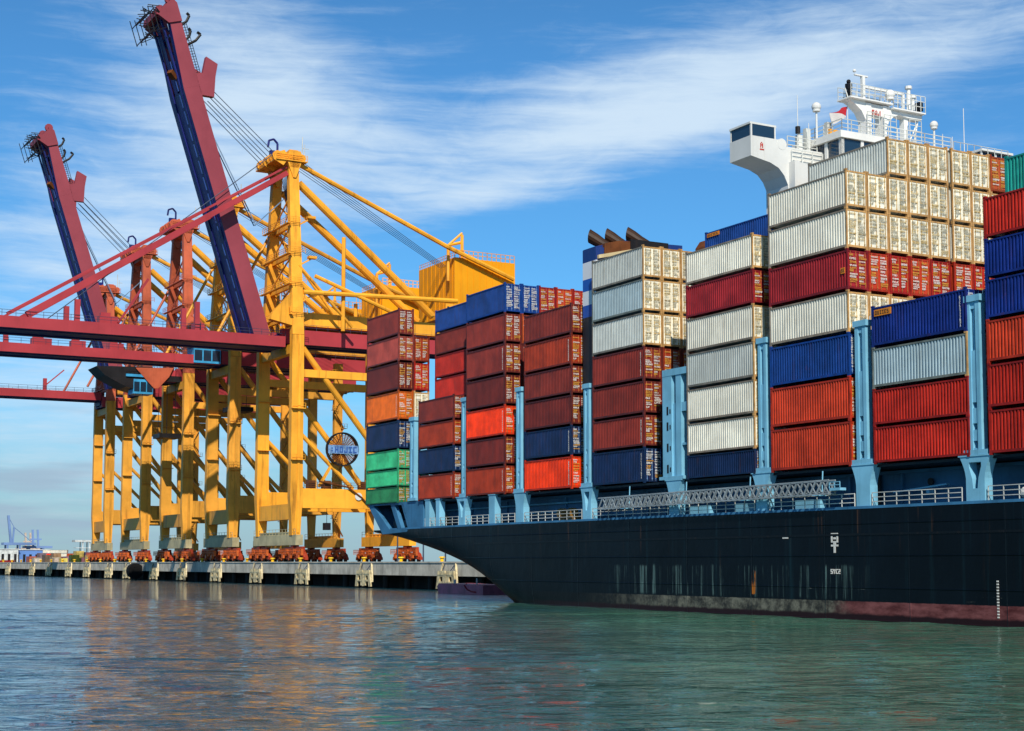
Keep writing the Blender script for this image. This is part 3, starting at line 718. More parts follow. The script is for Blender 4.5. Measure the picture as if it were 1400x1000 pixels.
# flag
FLG, nt, b = new_mat('flag_cloth'); co = coords(nt); sp = nt.nodes.new('ShaderNodeSeparateXYZ'); nt.links.new(co, sp.inputs[0])
c = mixc(nt, ramp(nt, sp.outputs[2], .5, .52), lin('#c9c4c0'), lin('#b01c2a')); nt.links.new(c, b.inputs['Base Color']); b.inputs['Roughness'].default_value = .9
m = MB(); b0 = 0; k = 10
for t_ in (0, .03):
    for i in range(k+1):
        s_ = i/k; n = 90.6-1.9*s_; dz = -.85*s_+.1*math.sin(s_*7)
        for j in range(6): m.v.append((102+t_+.18*math.sin(s_*8+j*.4), n, 44.5+dz-j*.2))
for t_ in (0, 1):
    o_ = t_*(k+1)*6
    for i in range(k):
        for j in range(5): m.face((o_+i*6+j, o_+i*6+j+1, o_+(i+1)*6+j+1, o_+(i+1)*6+j))
fl = m.build('flag', FLG, org=(102, 90.6, 43.2), smooth=True); tag(fl, 'small red and white flag flying below the mast arm above the bridge', 'flag')
m = MB(); m.tube((102, 90.62, 41.0), (102, 90.62, 45.1), .04, k=6); m.build('flagstaff', WHT, ship)

# ------------------------------------------------------------------ funnel
FUN, nt, b = new_mat('funnel_stripes'); co = coords(nt); sp = nt.nodes.new('ShaderNodeSeparateXYZ'); nt.links.new(co, sp.inputs[0])
zz = sp.outputs[2]
def zin(a, c): return M(nt, 'MULTIPLY', M(nt, 'GREATER_THAN', zz, a), M(nt, 'LESS_THAN', zz, c))
wm = M(nt, 'ADD', zin(32.2, 33.9), zin(29.6, 31.0))
c = mixc(nt, wm, lin('#1450a8'), lin('#d8dade')); c = mixc(nt, M(nt, 'GREATER_THAN', zz, 33.9), c, lin('#0f2f70')); c = mixc(nt, M(nt, 'LESS_THAN', zz, 28.4), c, lin('#12171e'))  # near-black lower part: darkness of the gap between stacks put into the colour
c = mixc(nt, M(nt, 'MULTIPLY', ramp(nt, noise(nt, mapped(nt, co, (1,1,.2)), 1, 5, .7), .5, .75), .3), c, lin('#5a4c40'))
nt.links.new(c, b.inputs['Base Color']); b.inputs['Roughness'].default_value = .5
m = MB(); m.box(126.15, 128.6, 79.45, 100, 11.65, 35.2); m.prism([(79.45,35.2),(79.45,35.25),(83,36.2),(90,36.4),(90,35.2)], 'u', 126.4, 128.5); fun = m.build('funnel', FUN, ship)
m = MB(); m.prism([(80.4,34.6),(80.4,35.6),(82.0,36.0),(83.4,36.1),(83.4,34.9)], 'u', 126.0, 129.0); m.build('exhaust_casing', BRN, ship)
m = MB(); m.box(126.0, 129, 83.45, 88, 35.25, 36.35); m.build('exhaust_casing', DRK, ship)
m = MB(); m.prism([(79.6,34.35),(83.6,35.3),(83.6,34.95),(79.6,34.0)], 'u', 125.8, 126.1); m.build('funnel_ledge', paint('funnel_cream', '#cbb78c'), ship)
for n in (80.9, 82.9, 85.4):
    m = MB(); z = 35.75+(n-80.9)*.16
    p = Vector((126.6, n+.6, z-.5)); q = Vector((128.4, n-1.15, z+1.15)); a = (q-p).normalized(); k = 14
    sd = a.cross(Vector((0,0,1))).normalized(); up = sd.cross(a); rings = []
    for (t, r, tilt) in ((0,.5,0),(.35,.52,0),(.62,.62,.1),(.86,.64,.42),(.84,.54,.42),(.4,.42,0)):
        c0 = p.lerp(q, t); b0 = len(m.v); rings.append(b0)
        for i in range(k):
            an = 2*math.pi*i/k; m.v.append(tuple(c0 + sd*math.cos(an)*r + up*math.sin(an)*r + a*math.sin(an)*r*tilt))
    for r0, r1 in zip(rings, rings[1:]):
        for i in range(k): m.face((r0+i, r0+(i+1)%k, r1+(i+1)%k, r1+i))
    m.face([rings[-1]+i for i in range(k)]); m.build('exhaust_pipe', paint('exhaust_soot', '#3a2416', dirt='#120c08', amt=.6, rust=.4, scale=.6), ship, smooth=False)
m = MB(); m.prism([(83.0,31.6),(83.0,33.2),(83.5,33.9),(84.6,34.0),(86.0,33.4),(86.0,31.6)], 'u', 112.5, 114.5); m.box(112.9, 114.1, 83.6, 85.4, 11.2, 31.6); m.build('vent_cowl', BRN, ship)
# ------------------------------------------------------------------ quay
NQ, QT = 105.5, 4.2
m = MB(); m.box(-300, 1500, NQ, 900, 2.2, QT); m.box(-300, 1500, NQ+5, 900, -6, 2.19, 1); m.box(-300, 1500, NQ+.05, NQ+5, 2.15, 2.195, 1); m.box(-300, 1500, NQ-.12, NQ+.5, QT, QT+.22)
quay = m.build('quay', [CON, CND]); tag(quay, kind='structure')
m = MB(); m.box(-300, 1500, NQ+.6, 900, QT+.001, QT+.006); tag(m.build('bounce_cut_sheet', conc('bounce_cut_dark', '#4a4844', .2)), kind='structure')  # unseen dark sheet, added to cut light bounced off the quay top
pile = None
for i in range(46):
    u = 202+i*8.6
    if pile is None:
        m = MB(); m.tube((u, NQ+1.6, -5), (u, NQ+1.6, 2.19), .55, k=10); pile = m.build('quay_pile', CND, quay); u_first = u
    else:
        o = link(pile.copy()); o.parent = quay; o.location = (-(u-u_first), 0, 0)
for i in range(1, 26):
    pass
# fenders along the quay face
def fender(u, proto=[None]):
    if proto[0] is None:
        r = thing('quay_fender', (u, NQ, 0), '', 'fender', 'fenders hung along the quay face')
        m = MB()
        for s_, dx in ((-1, -1.2), (1, 1.2)):
            m.prism([(u+dx+s_*-.9, 3.0), (u+dx+s_*1.5, 3.0), (u+dx+s_*2.1, .25), (u+dx+s_*1.2, .25), (u+dx+s_*.8, 2.1), (u+dx-s_*.1, 2.1), (u+dx-s_*.2, .4), (u+dx-s_*.9, .4)], 'n', NQ-.75, NQ-.5)
        m.box(u-2.7, u+2.7, NQ-.8, NQ-.75, 2.3, 2.6); m.box(u-2.4, u+2.4, NQ-.78, NQ-.5, 1.1, 1.4); m.box(u-.25, u+.25, NQ-.79, NQ-.5, .3, 2.4)
        for du in (-3.0, 3.0): m.beam((u+du, NQ-.3, 1.0), (u+du*.7, NQ-.05, 4.1), .3, .3)
        m.build('fender_panel', FEN, r)
        m = MB()
        for du in (-1.9, -.6, .6, 1.9): m.tube((u+du, NQ-.5, 1.7), (u+du, NQ-.02, 1.7), .5, k=10)
        m.build('rubber_block', RUB, r)
        m = MB()
        for s_ in (-1, 1): m.path([(u+s_*1.2, NQ-.7, 2.8), (u+s_*1.5, NQ-.4, 3.3), (u+s_*1.7, NQ-.02, 4.0)], .07)
        m.build('chain', ROPE, r)
        proto[0] = r; ORG['fender0'] = (u, NQ, 0); return r
    r = link(proto[0].copy()); r.location = W(u, NQ, 0)
    for ch in list(proto[0].children):
        c = link(ch.copy()); c.parent = r
    return r
FW = [(543.8,'far left end'),(505.2,''),(481.1,''),(455.3,''),(433.6,''),(409.8,''),(391.6,''),(367.2,''),(344.7,''),(320,''),(294.7,''),(269.6,''),(240.8,''),(209.5,'')]
FL = ['fender at the far left end of the quay', 'second fender from the far left end of the quay', 'third fender from the far left end of the quay', 'fourth fender from the far left, before the yard boxes',
 'fender just left of the leftmost crane leg', 'fender under the leftmost crane leg', 'fender beside the black floating drum', 'fender right of the black floating drum', 'fender below the middle crane legs',
 'fender under the third crane from the ship', 'fender under the second crane from the ship', 'fender beneath the big nearest crane leg', 'fender with tyres just left of the ship stern', 'fender right behind the mauve pontoon']
for (u, _), l in zip(FW, FL): tag(fender(u), 'pale weathered '+l)
m = MB(); m.tube((379, NQ-1.5, 2.2), (381.5, NQ-1.5, 2.2), 1.9, k=16); m.tube((378.7, NQ-1.5, 2.2), (381.8, NQ-1.5, 2.2), 1.2, k=12)
drum = m.build('rubber_fender', RUB, org=(380, NQ-1.5, 2.2), smooth=False); tag(drum, 'big black rubber drum fender hanging against the quay', 'fender')
m = MB()
for s_ in (-.9, .9): m.path([(380+s_, NQ-1.5, 3.9), (380+s_, NQ-.6, 4.3), (380+s_, NQ+.2, 4.5)], .08)
m.build('chain', ROPE, drum)
# bollards, edge rail, crates, pick-ups and lamp posts on the quay
bol = None
BL = [(u, ) for u in range(214, 560, 15)]
for i, (u,) in enumerate(BL):
    if bol is None:
        m = MB(); m.tube((u, NQ+.9, QT), (u, NQ+.9, QT+.25), .5, k=10); m.tube((u, NQ+.9, QT+.25), (u, NQ+.9, QT+.8), .26, .3, k=10); m.tube((u, NQ+.9, QT+.8), (u, NQ+.9, QT+1.0), .5, .42, k=10)
        bol = m.build('mooring_bollard', YBO, org=(u, NQ+.9, QT)); o = bol
    else:
        o = link(bol.copy()); o.location = W(u, NQ+.9, QT)
    tag(o, 'short yellow mooring bollard, one of the row along the quay edge', 'bollard', 'mooring bollards along the quay edge')
def crate(u, n, l, w, h, mat, lab, cat='crate'):
    r = thing('cargo_crate', (u, n, QT), lab, cat, 'cargo and gear lying on the far quay')
    m = MB(); m.box(u-l/2, u+l/2, n-w/2, n+w/2, QT+.15, QT+h); m.build('crate_box', mat, r)
    m = MB()
    for f in (-.4, 0, .4): m.box(u+f*l-.1, u+f*l+.1, n-w/2-.03, n+w/2+.03, QT, QT+.15)
    for f in (-.45, .45): m.box(u+f*l-.06, u+f*l+.06, n-w/2-.06, n-w/2, QT+.15, QT+h)
    m.build('batten', BRN, r)
cr = [(450,110,3,2.4,2.2,'#c9b26a','pale yellow crate on the quay left of the cranes'), (462,112,4,2.4,1.6,'#b86a72','pinkish crate on the quay left of the cranes'), (474,111,3,2.4,2.4,'#d0bc4a','bright yellow crate on the quay edge, left of the cranes'),
 (490,113,5,2.4,2.0,'#8a6a78','mauve crate on the quay at far left'), (505,112,4,2.4,1.8,'#a89a80','beige crate on the quay at far left'), (520,113,5,2.4,2.6,'#6a5a4a','brown crate on the quay at far left'),
 (532,112,4,2.4,1.7,'#b0a48c','grey beige crate on the quay at far left'), (438,111,3.5,2.4,1.5,'#4a7a5a','green crate on the quay beside the leftmost crane leg'), (545,113,5,2.4,2.2,'#a85a4a','red brown crate on the quay at the left edge')]
cr += [(456,113,3,2.4,3.4,'#bfb08a','tall pale crate behind the pale yellow one left of the cranes'), (468,114,3,2.4,3.2,'#8a5a68','tall plum crate left of the cranes'), (481,114,4,2.4,3.6,'#c4a85a','tall ochre crate left of the cranes'),
 (486,110.5,2.4,2,1.4,'#e0cf6a','small lemon crate at the quay edge left of the cranes'), (497,111,3,2.4,1.5,'#b4a494','small stone grey crate at the quay edge far left'), (512,114,4,2.4,3.1,'#9a7a5a','tall tan crate at far left of the quay'),
 (444,113,3,2.4,2.6,'#c77a4a','orange tan crate close to the leftmost crane leg'), (526,111,3,2.4,1.3,'#c8beb0','low whitish crate at far left of the quay'), (538,115,4,2.4,3.3,'#7a6a74','tall grey plum crate at the far left edge of the quay'), (430,111,2.6,2,1.2,'#d8c030','small yellow crate just left of the leftmost crane wheels')]
for u, n, l, w, h, c, lab in cr: crate(u, n, l, w, h, paint('crate_'+c[1:], c, amt=.4, rust=.2, scale=1), lab)
for u, n, lab in ((262, 121, 'grey lamp post on the quay left of the ship stern'), (253, 122, 'grey lamp post on the quay close to the ship stern'), (248, 124, 'grey lamp post half behind the ship stern')):
    r = thing('lamp_post', (u, n, QT), lab, 'lamp post', 'lamp posts on the quay')
    m = MB(); m.tube((u, n, QT), (u, n, QT+9.5), .16, .09, k=8); m.beam((u, n, QT+9.4), (u+1.6, n, QT+9.7), .1, .1); m.build('pole', ROPE, r)
    m = MB(); m.box(u+1.2, u+2.0, n-.2, n+.2, QT+9.55, QT+9.75); m.build('lamp_head', DRK, r)
# low pontoon at the stern
r = thing('pontoon', (189, 98.5, 0), 'low mauve pontoon with a red hose moored between the quay and the stern', 'pontoon')
m = MB(); m.prism([(182, -.5), (182, 1.25), (195.3, 1.35), (195.8, .9), (195.2, -.5)], 'n', 96.6, 101.5); m.build('pontoon_hull', paint('pontoon_mauve', '#c4687c', dirt='#64323e', amt=.5, scale=.5), r)
m = MB(); m.path([(187.5, 97, 1.35), (187.2, 96.5, 1.1), (186.4, 96.5, .6), (185.2, 96.5, .35), (184, 96.5, .3)], .1); m.build('hose', paint('hose_red', '#b01c20'), r)
m = MB(); m.tube((186.4, 98, 1.3), (186.4, 98, 2.1), .12, k=8); m.tube((193, 98, 1.3), (193, 98, 1.9), .18, k=8); m.build('cleat', RAILW, r)

# ------------------------------------------------------------------ gantry cranes
NSEA, NLAND = 107.5, 131.5
def bogie(root, u, n, mat):
    m = MB(); z = QT+.22
    m.box(u-4.6, u+4.6, n-.35, n+.35, z+2.0, z+2.9)
    for s_ in (-1, 0, 1):
        c = u+s_*4.0
        m.prism([(c-1.9, z+.9), (c-1.5, z+1.55), (c-.4, z+2.0), (c+.4, z+2.0), (c+1.5, z+1.55), (c+1.9, z+.9), (c+1.2, z+.9), (c, z+1.3), (c-1.2, z+.9)], 'n', n-.42, n+.42)
        for t_ in (-1.25, 1.25):
            m.box(c+t_-.62, c+t_+.62, n-.5, n+.5, z+.5, z+.95)
        m.box(c-.25, c+.25, n-.55, n+.55, z+1.1, z+2.3)
    m.box(u-6.4, u-5.9, n-.3, n+.3, z+.35, z+.9); m.box(u+5.9, u+6.4, n-.3, n+.3, z+.35, z+.9)
    m.box(u-.8, u+.8, n-.6, n+.6, z+2.7, z+3.25)
    b = m.build('bogie', mat, root)
    for c in (-4.0, 0, 4.0):
        m = MB(); m.box(u+c-.45, u+c+.45, n-1.0, n-.5, z+.7, z+1.5); m.box(u+c+.6, u+c+1.0, n-.9, n-.5, z+.3, z+.7)
        m.rail((u+c-1.9, n-1.0, z+1.5), (u+c+1.9, n-1.0, z+1.5), 1.0, .6, .09, 2); m.box(u+c-1.8, u+c-1.1, n-.9, n-.45, z+1.2, z+2.4); m.build('drive_motor', BOG2, b)
    for c in (-5.25, -2.75, -1.25, 1.25, 2.75, 5.25):
        m = MB(); m.tube((u+c, n-.28, z+.42), (u+c, n+.28, z+.42), .42, k=12); m.build('wheel', DRK, b)

def boomgirder(root, p, q, ua, ub, depth, paint_side, top=(0,0,1), name='boom', rail=True, taper=None):
    """a twin girder boom from p to q (n, z); ua..ub its width along the quay"""
    P = Vector((0, p[0], p[1])); Q = Vector((0, q[0], q[1])); a = (Q-P).normalized(); up = Vector((0, -a.z, a.y))
    if up.dot(Vector((0, 0, 1))) < 0: up = -up
    if top == 'land' and up.y < 0: up = -up
    L = (Q-P).length; gw = 1.5
    m = MB()
    def quadbox(u0, u1, s0, s1, d0, d1, mi_side, mi_low):
        b = len(m.v)
        for uu in (u0, u1):
            for s_ in (s0, s1):
                for d in (d0, d1):
                    d = d*(taper if taper and s_ > L*.9 else 1); c = P+a*s_+up*d; m.v.append((uu, c.y, c.z))
        m.face((b, b+1, b+3, b+2), mi_side); m.face((b+4, b+6, b+7, b+5), mi_side)
        m.face((b, b+4, b+5, b+1), mi_side); m.face((b+2, b+3, b+7, b+6), mi_side)
        m.face((b, b+2, b+6, b+4), mi_low); m.face((b+1, b+5, b+7, b+3), mi_side)
    sp_ = L*.76 if taper else L
    quadbox(ua, ua+gw, 0, sp_, -depth, 0, 0, 1); quadbox(ub-gw, ub, 0, sp_, -depth, 0, 0, 1); quadbox(ua+gw+.01, ub-gw-.01, 0, sp_, -depth*.96, -depth*.88, 1, 1)
    if taper: quadbox(ua, ua+gw, sp_+.01, L, -depth, 0, 0, 1); quadbox(ub-gw, ub, sp_+.01, L, -depth, 0, 0, 1)
    o = m.build(name, [paint_side, NAV], root)
    m = MB(); k = int(L/5)
    for i in range(k+1):
        s_ = L*i/k; c = P+a*s_-up*depth*.55
        m.beam((ua+gw, c.y, c.z), (ub-gw, c.y, c.z), .5, depth*.5, side=(0, a.y, a.z))
        if i < k:
            c2 = P+a*(L*(i+1)/k)-up*depth*.6; m.beam((ua+gw, c.y, c.z), (ub-gw, c2.y, c2.z), .25, .25)
    for uu in (ua+gw+.35, ub-gw-.35):
        c = P-up*(depth*.98); c2 = Q-up*(depth*.98); m.beam((uu, c.y, c.z), (uu, c2.y, c2.z), .7, .3)
    c = P-up*(depth*.9); c2 = Q-up*(depth*.9); m.beam(((ua+ub)/2+.9, c.y, c.z), ((ua+ub)/2+.9, c2.y, c2.z), 1.7, .12)
    m.build('cross_frame', NAV, o)
    if rail:
        m = MB()
        for uu in (ua+.12, ub-.12):
            k2 = int(L/2.4)
            for i in range(k2+1):
                c = P+a*(L*i/k2); m.beam((uu, c.y, c.z), (uu, c.y+up.y*1.1, c.z+up.z*1.1), .07, .07)
            for h in (.55, 1.1):
                c = P+up*h; c2 = Q+up*h; m.beam((uu, c.y, c.z), (uu, c2.y, c2.z), .07, .07)
        m.build('railing', RAILD, o)
    return o, P, a, up, L

def crane(cfg):
    uL, uR, uc = cfg['legs'][0], cfg['legs'][1], cfg['uc']; up_ = cfg['upper']; low = cfg.get('low', YELSH)
    r = thing('gantry_crane', (uc, NSEA, QT), cfg['label'], 'crane', 'ship to shore gantry cranes on the quay')
    zt = cfg.get('ztop', 48.5)
    # legs
    for u in (uL, uR):
        for n in (NSEA, NLAND):
            m = MB(); prof = [(9.5, 1.75), (13, 2.05), (17, 2.6), (24, 2.45), (zt, 2.4)]
            for (za, wa), (zb, wb) in zip(prof, prof[1:]):
                k_ = 1 if n == NSEA else .78; m.beam((u, n, za), (u, n, zb), 1.5*k_, wa*k_, 0, 1.5*k_, wb*k_, side=(1,0,0))
            m.build('leg', low, r)
    for u in (uL, uR):
        m = MB(); m.box(u-.7, u+.7, NSEA+1.25, NLAND-1.2, 14.8, 18.6); m.build('portal_beam', low, r)
        m = MB(); m.box(u-.65, u+.65, NSEA+1.2, NLAND-1.2, zt-8.2, zt-6.7); m.build('top_beam', low, r)
        m = MB(); m.tube((u, NSEA+1.2, zt-2.5), (u, NLAND-1.0, 19.2), .6, k=10); m.build('brace', low, r)
        m = MB(); m.tube((u, NSEA+1.2, 29), (u, NSEA+12, 18.7), .42, k=10); m.build('brace', low, r)
    for n in (NSEA, NLAND):
        m = MB(); m.box(uL+.75, uR-.75, n-.8, n+.8, 12.6, 15.6) if n == NSEA else m.box(uL+.75, uR-.75, n-.7, n+.7, 15, 18)
        m.build('portal_beam', low, r)
        m = MB(); m.box(uL-2.4, uR+2.4, n-.75, n+.75, 7.6, 9.6); m.box(uL+.8, uR-.8, n-.55, n+.55, 9.6, 10.2); m.rail((uL-2.2, n-.7, 9.6), (uR+2.2, n-.7, 9.6), 1.1, 1.8, .07, 2)
        m.build('sill_beam', GRB if n == NSEA else low, r)
        for u in (uL, uR): bogie(r, u, n, BOG)
    if cfg.get('cross', True):
        m = MB(); m.box(uL+.75, uR-.75, NSEA-.7, NSEA+.7, zt-3.4, zt-1.6); m.build('top_beam', low, r)
        m = MB(); m.box(uL+.75, uR-.75, NLAND-.7, NLAND+.7, zt-3.4, zt-1.2); m.build('top_beam', low, r)
    # stairs and platforms up the landward leg, lift cage
    m = MB(); u = uL-.9
    for i in range(9):
        z = 10+i*4; n = NLAND-1.1 if i % 2 else NLAND+1.1; n2 = NLAND+1.1 if i % 2 else NLAND-1.1
        m.beam((u, n, z), (u, n2, z+4), .5, .15); m.box(u-.5, u+.5, min(n2-.6, n2+.6), max(n2-.6, n2+.6), z+3.95, z+4.05); m.rail((u-.45, n2-.7, z+4), (u-.45, n2+.7, z+4), 1, .7, .06, 2)
    m.build('stairway', low, r)
    m = MB()
    for z in (24, 34): 
        m.box(uL-1.5, uL-.76, NSEA-1.3, NSEA+1.4, z, z+.15); m.rail((uL-1.45, NSEA-1.3, z+.1), (uL-1.45, NSEA+1.4, z+.1), 1, .8, .06, 2)
        m.box(uR-1.5, uR-.76, NSEA-1.3, NSEA+1.4, z+3, z+3.15)
    m.beam((uL-.85, NSEA+.3, 10), (uL-.85, NSEA+.3, zt), .12, .5); m.build('ladder', low, r)
    # pylon
    zp = cfg['zapex']; pL, pR = cfg.get('pyl', (uL, uR, uL+3.4, uR-5.5))[2:]; bL, bR = cfg.get('pyl', (uL, uR))[:2]
    for a_, c_ in ((bL, pL), (bR, pR)):
        m = MB(); m.beam((a_, NSEA, zt), (c_, NSEA, zp-2), 1.5, 2.4, 0, 1.4, 2.0, side=(1,0,0)); m.build('pylon_leg', up_, r)
    m = MB()
    for t_, t2 in ((.12,.3),(.3,.48),(.48,.66),(.66,.84)):
        za, zb = zt+(zp-2-zt)*t_, zt+(zp-2-zt)*t2
        la, ra = bL+(pL-bL)*t_, bR+(pR-bR)*t_; lb, rb = bL+(pL-bL)*t2, bR+(pR-bR)*t2
        m.beam((la, NSEA, za), (ra, NSEA, za), .6, .8); m.beam((la, NSEA+.5, za), (rb, NSEA+.5, zb), .25, .25); m.beam((ra, NSEA-.5, za), (lb, NSEA-.5, zb), .25, .25)
        m.box(la-1.6, ra+1.4, NSEA-1.9, NSEA-1.25, za-.2, za); m.rail((la-1.5, NSEA-1.9, za), (ra+1.4, NSEA-1.9, za), 1.1, 1.2, .07, 3); m.rail((la-1.6, NSEA-1.9, za), (la-1.6, NSEA+1.6, za), 1.1, 1.2, .07, 3)
    m.build('pylon_bracing', up_, r)
    cap = MB(); mu = (pL+pR)/2
    cap.prism([(NSEA-1.6, zp-.8), (NSEA-1.2, zp+1.2), (NSEA+1.2, zp+1.2), (NSEA+1.7, zp-.2), (NSEA+.3, zp-4.2), (NSEA-.3, zp-4.2)], 'u', pL-1.2, pL+1.0)
    cap.prism([(NSEA-1.6, zp-.8), (NSEA-1.2, zp+1.2), (NSEA+1.2, zp+1.2), (NSEA+1.7, zp-.2), (NSEA+.3, zp-4.2), (NSEA-.3, zp-4.2)], 'u', pR-1.0, pR+1.2)
    cap.box(pL-1.2, pR+1.2, NSEA-1.0, NSEA+1.0, zp-2.2, zp-.4); cap.box(pL-1.5, pR+1.5, NSEA-4.0, NSEA+2.6, zp-.95, zp-.75)
    for uu in (pL-.6, mu+.4): cap.box(uu, uu+1.2, NSEA-.9, NSEA+.9, zp-.2, zp+1.5); cap.prism([(NSEA-4.4, zp-1.0), (NSEA-4.0, zp+.4), (NSEA-2.2, zp+1.1), (NSEA-1.2, zp-.3), (NSEA-2.4, zp-2.0)], 'u', uu-.6, uu-.3)
    for uu in (pL, mu-1, mu+1, pR):
        cap.tube((uu-.3, NSEA-3.2, zp), (uu+.3, NSEA-3.2, zp), 1.1, k=12); cap.tube((uu-.3, NSEA+1.9, zp+.1), (uu+.3, NSEA+1.9, zp+.1), .8, k=12); cap.box(uu-.5, uu+.5, NSEA-4.0, NSEA-1.4, zp-.75, zp+.3)
    cp = cap.build('pylon_head', up_, r)
    m = MB(); m.rail((pL-1.4, NSEA-4.0, zp-.75), (pL-1.4, NSEA+2.6, zp-.75), 1.1, .8, .07, 3); m.rail((pL-1.4, NSEA-3.95, zp-.75), (pR+1.4, NSEA-3.95, zp-.75), 1.1, .8, .07, 3)
    m.build('railing', up_, cp)
    m = MB(); m.path([(mu, NSEA-1.6, zp+1), (mu, NSEA-1.6, zp+3.8), (mu, NSEA-2.4, zp+4.6), (mu, NSEA-3.4, zp+4.2), (mu, NSEA-3.6, zp+2.8)], .22); m.box(mu-.4, mu+.4, NSEA-3.2, NSEA-1.6, zp+1, zp+2.2); m.build('service_jib', NAV, cp)
    m = MB(); m.tube((pL, NSEA+2.0, zp-.7), (pL, NSEA+2.0, zp+4.5), .09, k=6); m.tube((pL, NSEA+2.5, zp-.7), (pL, NSEA+2.5, zp+3), .07, k=6); m.tube((pL, NSEA+2.0, zp+2.2), (pL, NSEA+3.4, zp+2.2), .06, k=6); m.build('aerial', RAILW, cp)
    # stay rods and struts between the pylon, the girder and the landward frame
    for i, (na, za, nb, zb_) in enumerate(((NSEA+.5, zt+24, NLAND-6, zt+2.5), (NSEA+.5, zt+14, NLAND-12, zt+2.5), (NSEA-.5, zt+22, NSEA-11, zt+1.5), (NSEA+10, zt+1.6, NSEA+10, zt+20.5), (NLAND-5, zt+1.6, NLAND-5, zt+10))):
        uu = bL+.9 if i % 2 else bR-.9
        m = MB(); m.tube((uu, na, za), (uu, nb, zb_), .32 if i < 3 else .42, k=7); m.build('strut', up_ if i != 4 else low, r)
    for i in range(6):
        m = MB(); m.tube((mu+(i-2.5)*.9, NSEA-.4+i*.15, zp-3), (mu+(i-2.5)*1.1, NSEA+1+i*1.3, zt+1.5), .06, k=5); m.build('rope', ROPE, r)
    m = MB()
    for i in range(7):
        za = zt+2+i*4.2; n_ = NSEA+1.5 if i % 2 else NSEA+3.2; n2 = NSEA+3.2 if i % 2 else NSEA+1.5
        uu = bR+(pR-bR)*((za-zt)/(zp-2-zt)); m.beam((uu, n_, za), (uu, n2, za+4.2), .4, .12); m.box(uu-.5, uu+.5, n2-.5, n2+.5, za+4.15, za+4.25); m.rail((uu-.45, n2-.5, za+4.2), (uu-.45, n2+.5, za+4.2), 1, .6, .07, 2)
    m.beam((bR, NSEA+2.4, zt+1), (pR, NSEA+2.4, zp-3), .12, .12); m.build('stairway', up_, r)
    # floodlight arms
    for f in cfg.get('floods', ()):
        za = zt+(zp-2-zt)*f; la = bL+(pL-bL)*f
        m = MB(); m.beam((la, NSEA+1.1, za), (la-.3, NSEA+3.6, za+1.5), .3, .3); m.box(la-.9, la+.4, NSEA+2.6, NSEA+4.2, za+1.3, za+1.8); m.build('floodlight', up_, r)
    # landside girder and its stays
    ga, gb = cfg.get('girder', (uc-4, uc+4))
    if cfg.get('land', True):
        boomgirder(r, (NSEA-1.6, cfg['zg']), (cfg.get('gend', 152), cfg['zg']), ga, gb, 2.9, MAR, name='girder')
        m = MB(); m.box(ga+.1, gb-.1, NSEA+1.6, NLAND+12, cfg['zg']+.9, cfg['zg']+3.6); m.build('trolley_girder', low, r)
        for uu in (pL, pR):
            m = MB(); m.tube((uu, NSEA+1.3, zp-5), (uu+(.8 if uu == pL else -.8), NLAND+7.5, cfg['zg']+5), .78, k=10); m.build('back_leg', up_ if up_ is not ORA else YEL, r)
        m = MB(); m.tube((pL, NSEA+1.4, zp-1.2), (pL-.5, NLAND+10, zp-14.5), .5, k=8); m.tube((pL-.5, NLAND+10, zp-14.5), (pL-.5, NLAND+26, zp-20), .5, k=8); m.build('backstay', low, r)
        m = MB(); m.tube((uL, NSEA+1.2, zt+8.6), (uL, NLAND+11, zt+9.6), .48, k=8); m.tube((uL, NSEA+3.6, zt+12), (uL, NLAND-2, zt+5.5), .4, k=8); m.build('tie_beam', low, r)
        m = MB()
        for k_ in range(5): m.tube((pL+1+k_*1.2, NSEA+1.9, zp), (uc-1+k_*.6, NLAND+14, cfg['zg']+16), .06, k=5)
        m.build('hoist_rope', ROPE, r)
        h0, h1 = cfg.get('house', (uc-4, uc+12))
        mh = MB(); n0, n1 = NLAND+12.5, NLAND+27; za, zb = cfg['zg']+6, cfg['zg']+18
        mh.box(h0, h1, n0, n1, za, zb)
        for i in range(9): mh.box(h0-.08, h0-.002, n0+1.5+i*1.5, n0+1.6+i*1.5, za, zb-.1)
        for i in range(8): mh.box(h0+1+i*2, h0+1.1+i*2, n0-.08, n0-.002, za, zb-.1)
        mh.prism([(n0+.1, za-.002), (n0+9, za-.002), (n0+3, za-3.2), (n0+.1, za-4)], 'u', h0, h0+1.0)
        house = mh.build('machinery_house', YELD, r)
        m = MB(); m.rail((h0+.1, n0+.1, zb), (h0+.1, n1-.1, zb), 1.6, 1.1, .12, 2); m.rail((h0+.1, n0+.1, zb), (h1-.1, n0+.1, zb), 1.1, 1.1, .08, 2); m.build('railing', YEL, house)
        m = MB(); m.path([(h0+1, n0-1, zb-5), (h0+1, n0-1, zb+2.6), (h0+1, n0+1.8, zb+3.4)], .35); m.tube((h0+.5, n0+2, zb), (h0+.5, n0+2, zb+5), .35, k=8); m.tube((h0+1, n0-1, zb+2.6), (h0+.5, n0+2, zb+5.4), .25, k=8); m.build('stay_frame', YEL, house)
        m = MB(); word(m, 'EILP', (h0-.005, n0-1.4, za+.5), (0,1,0), (0,0,1), .9, .05); m.box(h0-.004, h0+.3, n0-2, n0+.098, za-.2, za+2); 
        for uu in (h0+.2, h1-.6): m.box(uu, uu+.5, n0+.3, n0+.8, cfg['zg']+.05, za-.01)
        m.build('house_sign', [YEL], house)
        m = MB(); word(m, 'EILP', (h0-.012, n0-1.7, za+.55), (0,1,0), (0,0,1), .85, .05); m.build('house_lettering', INKK, house)
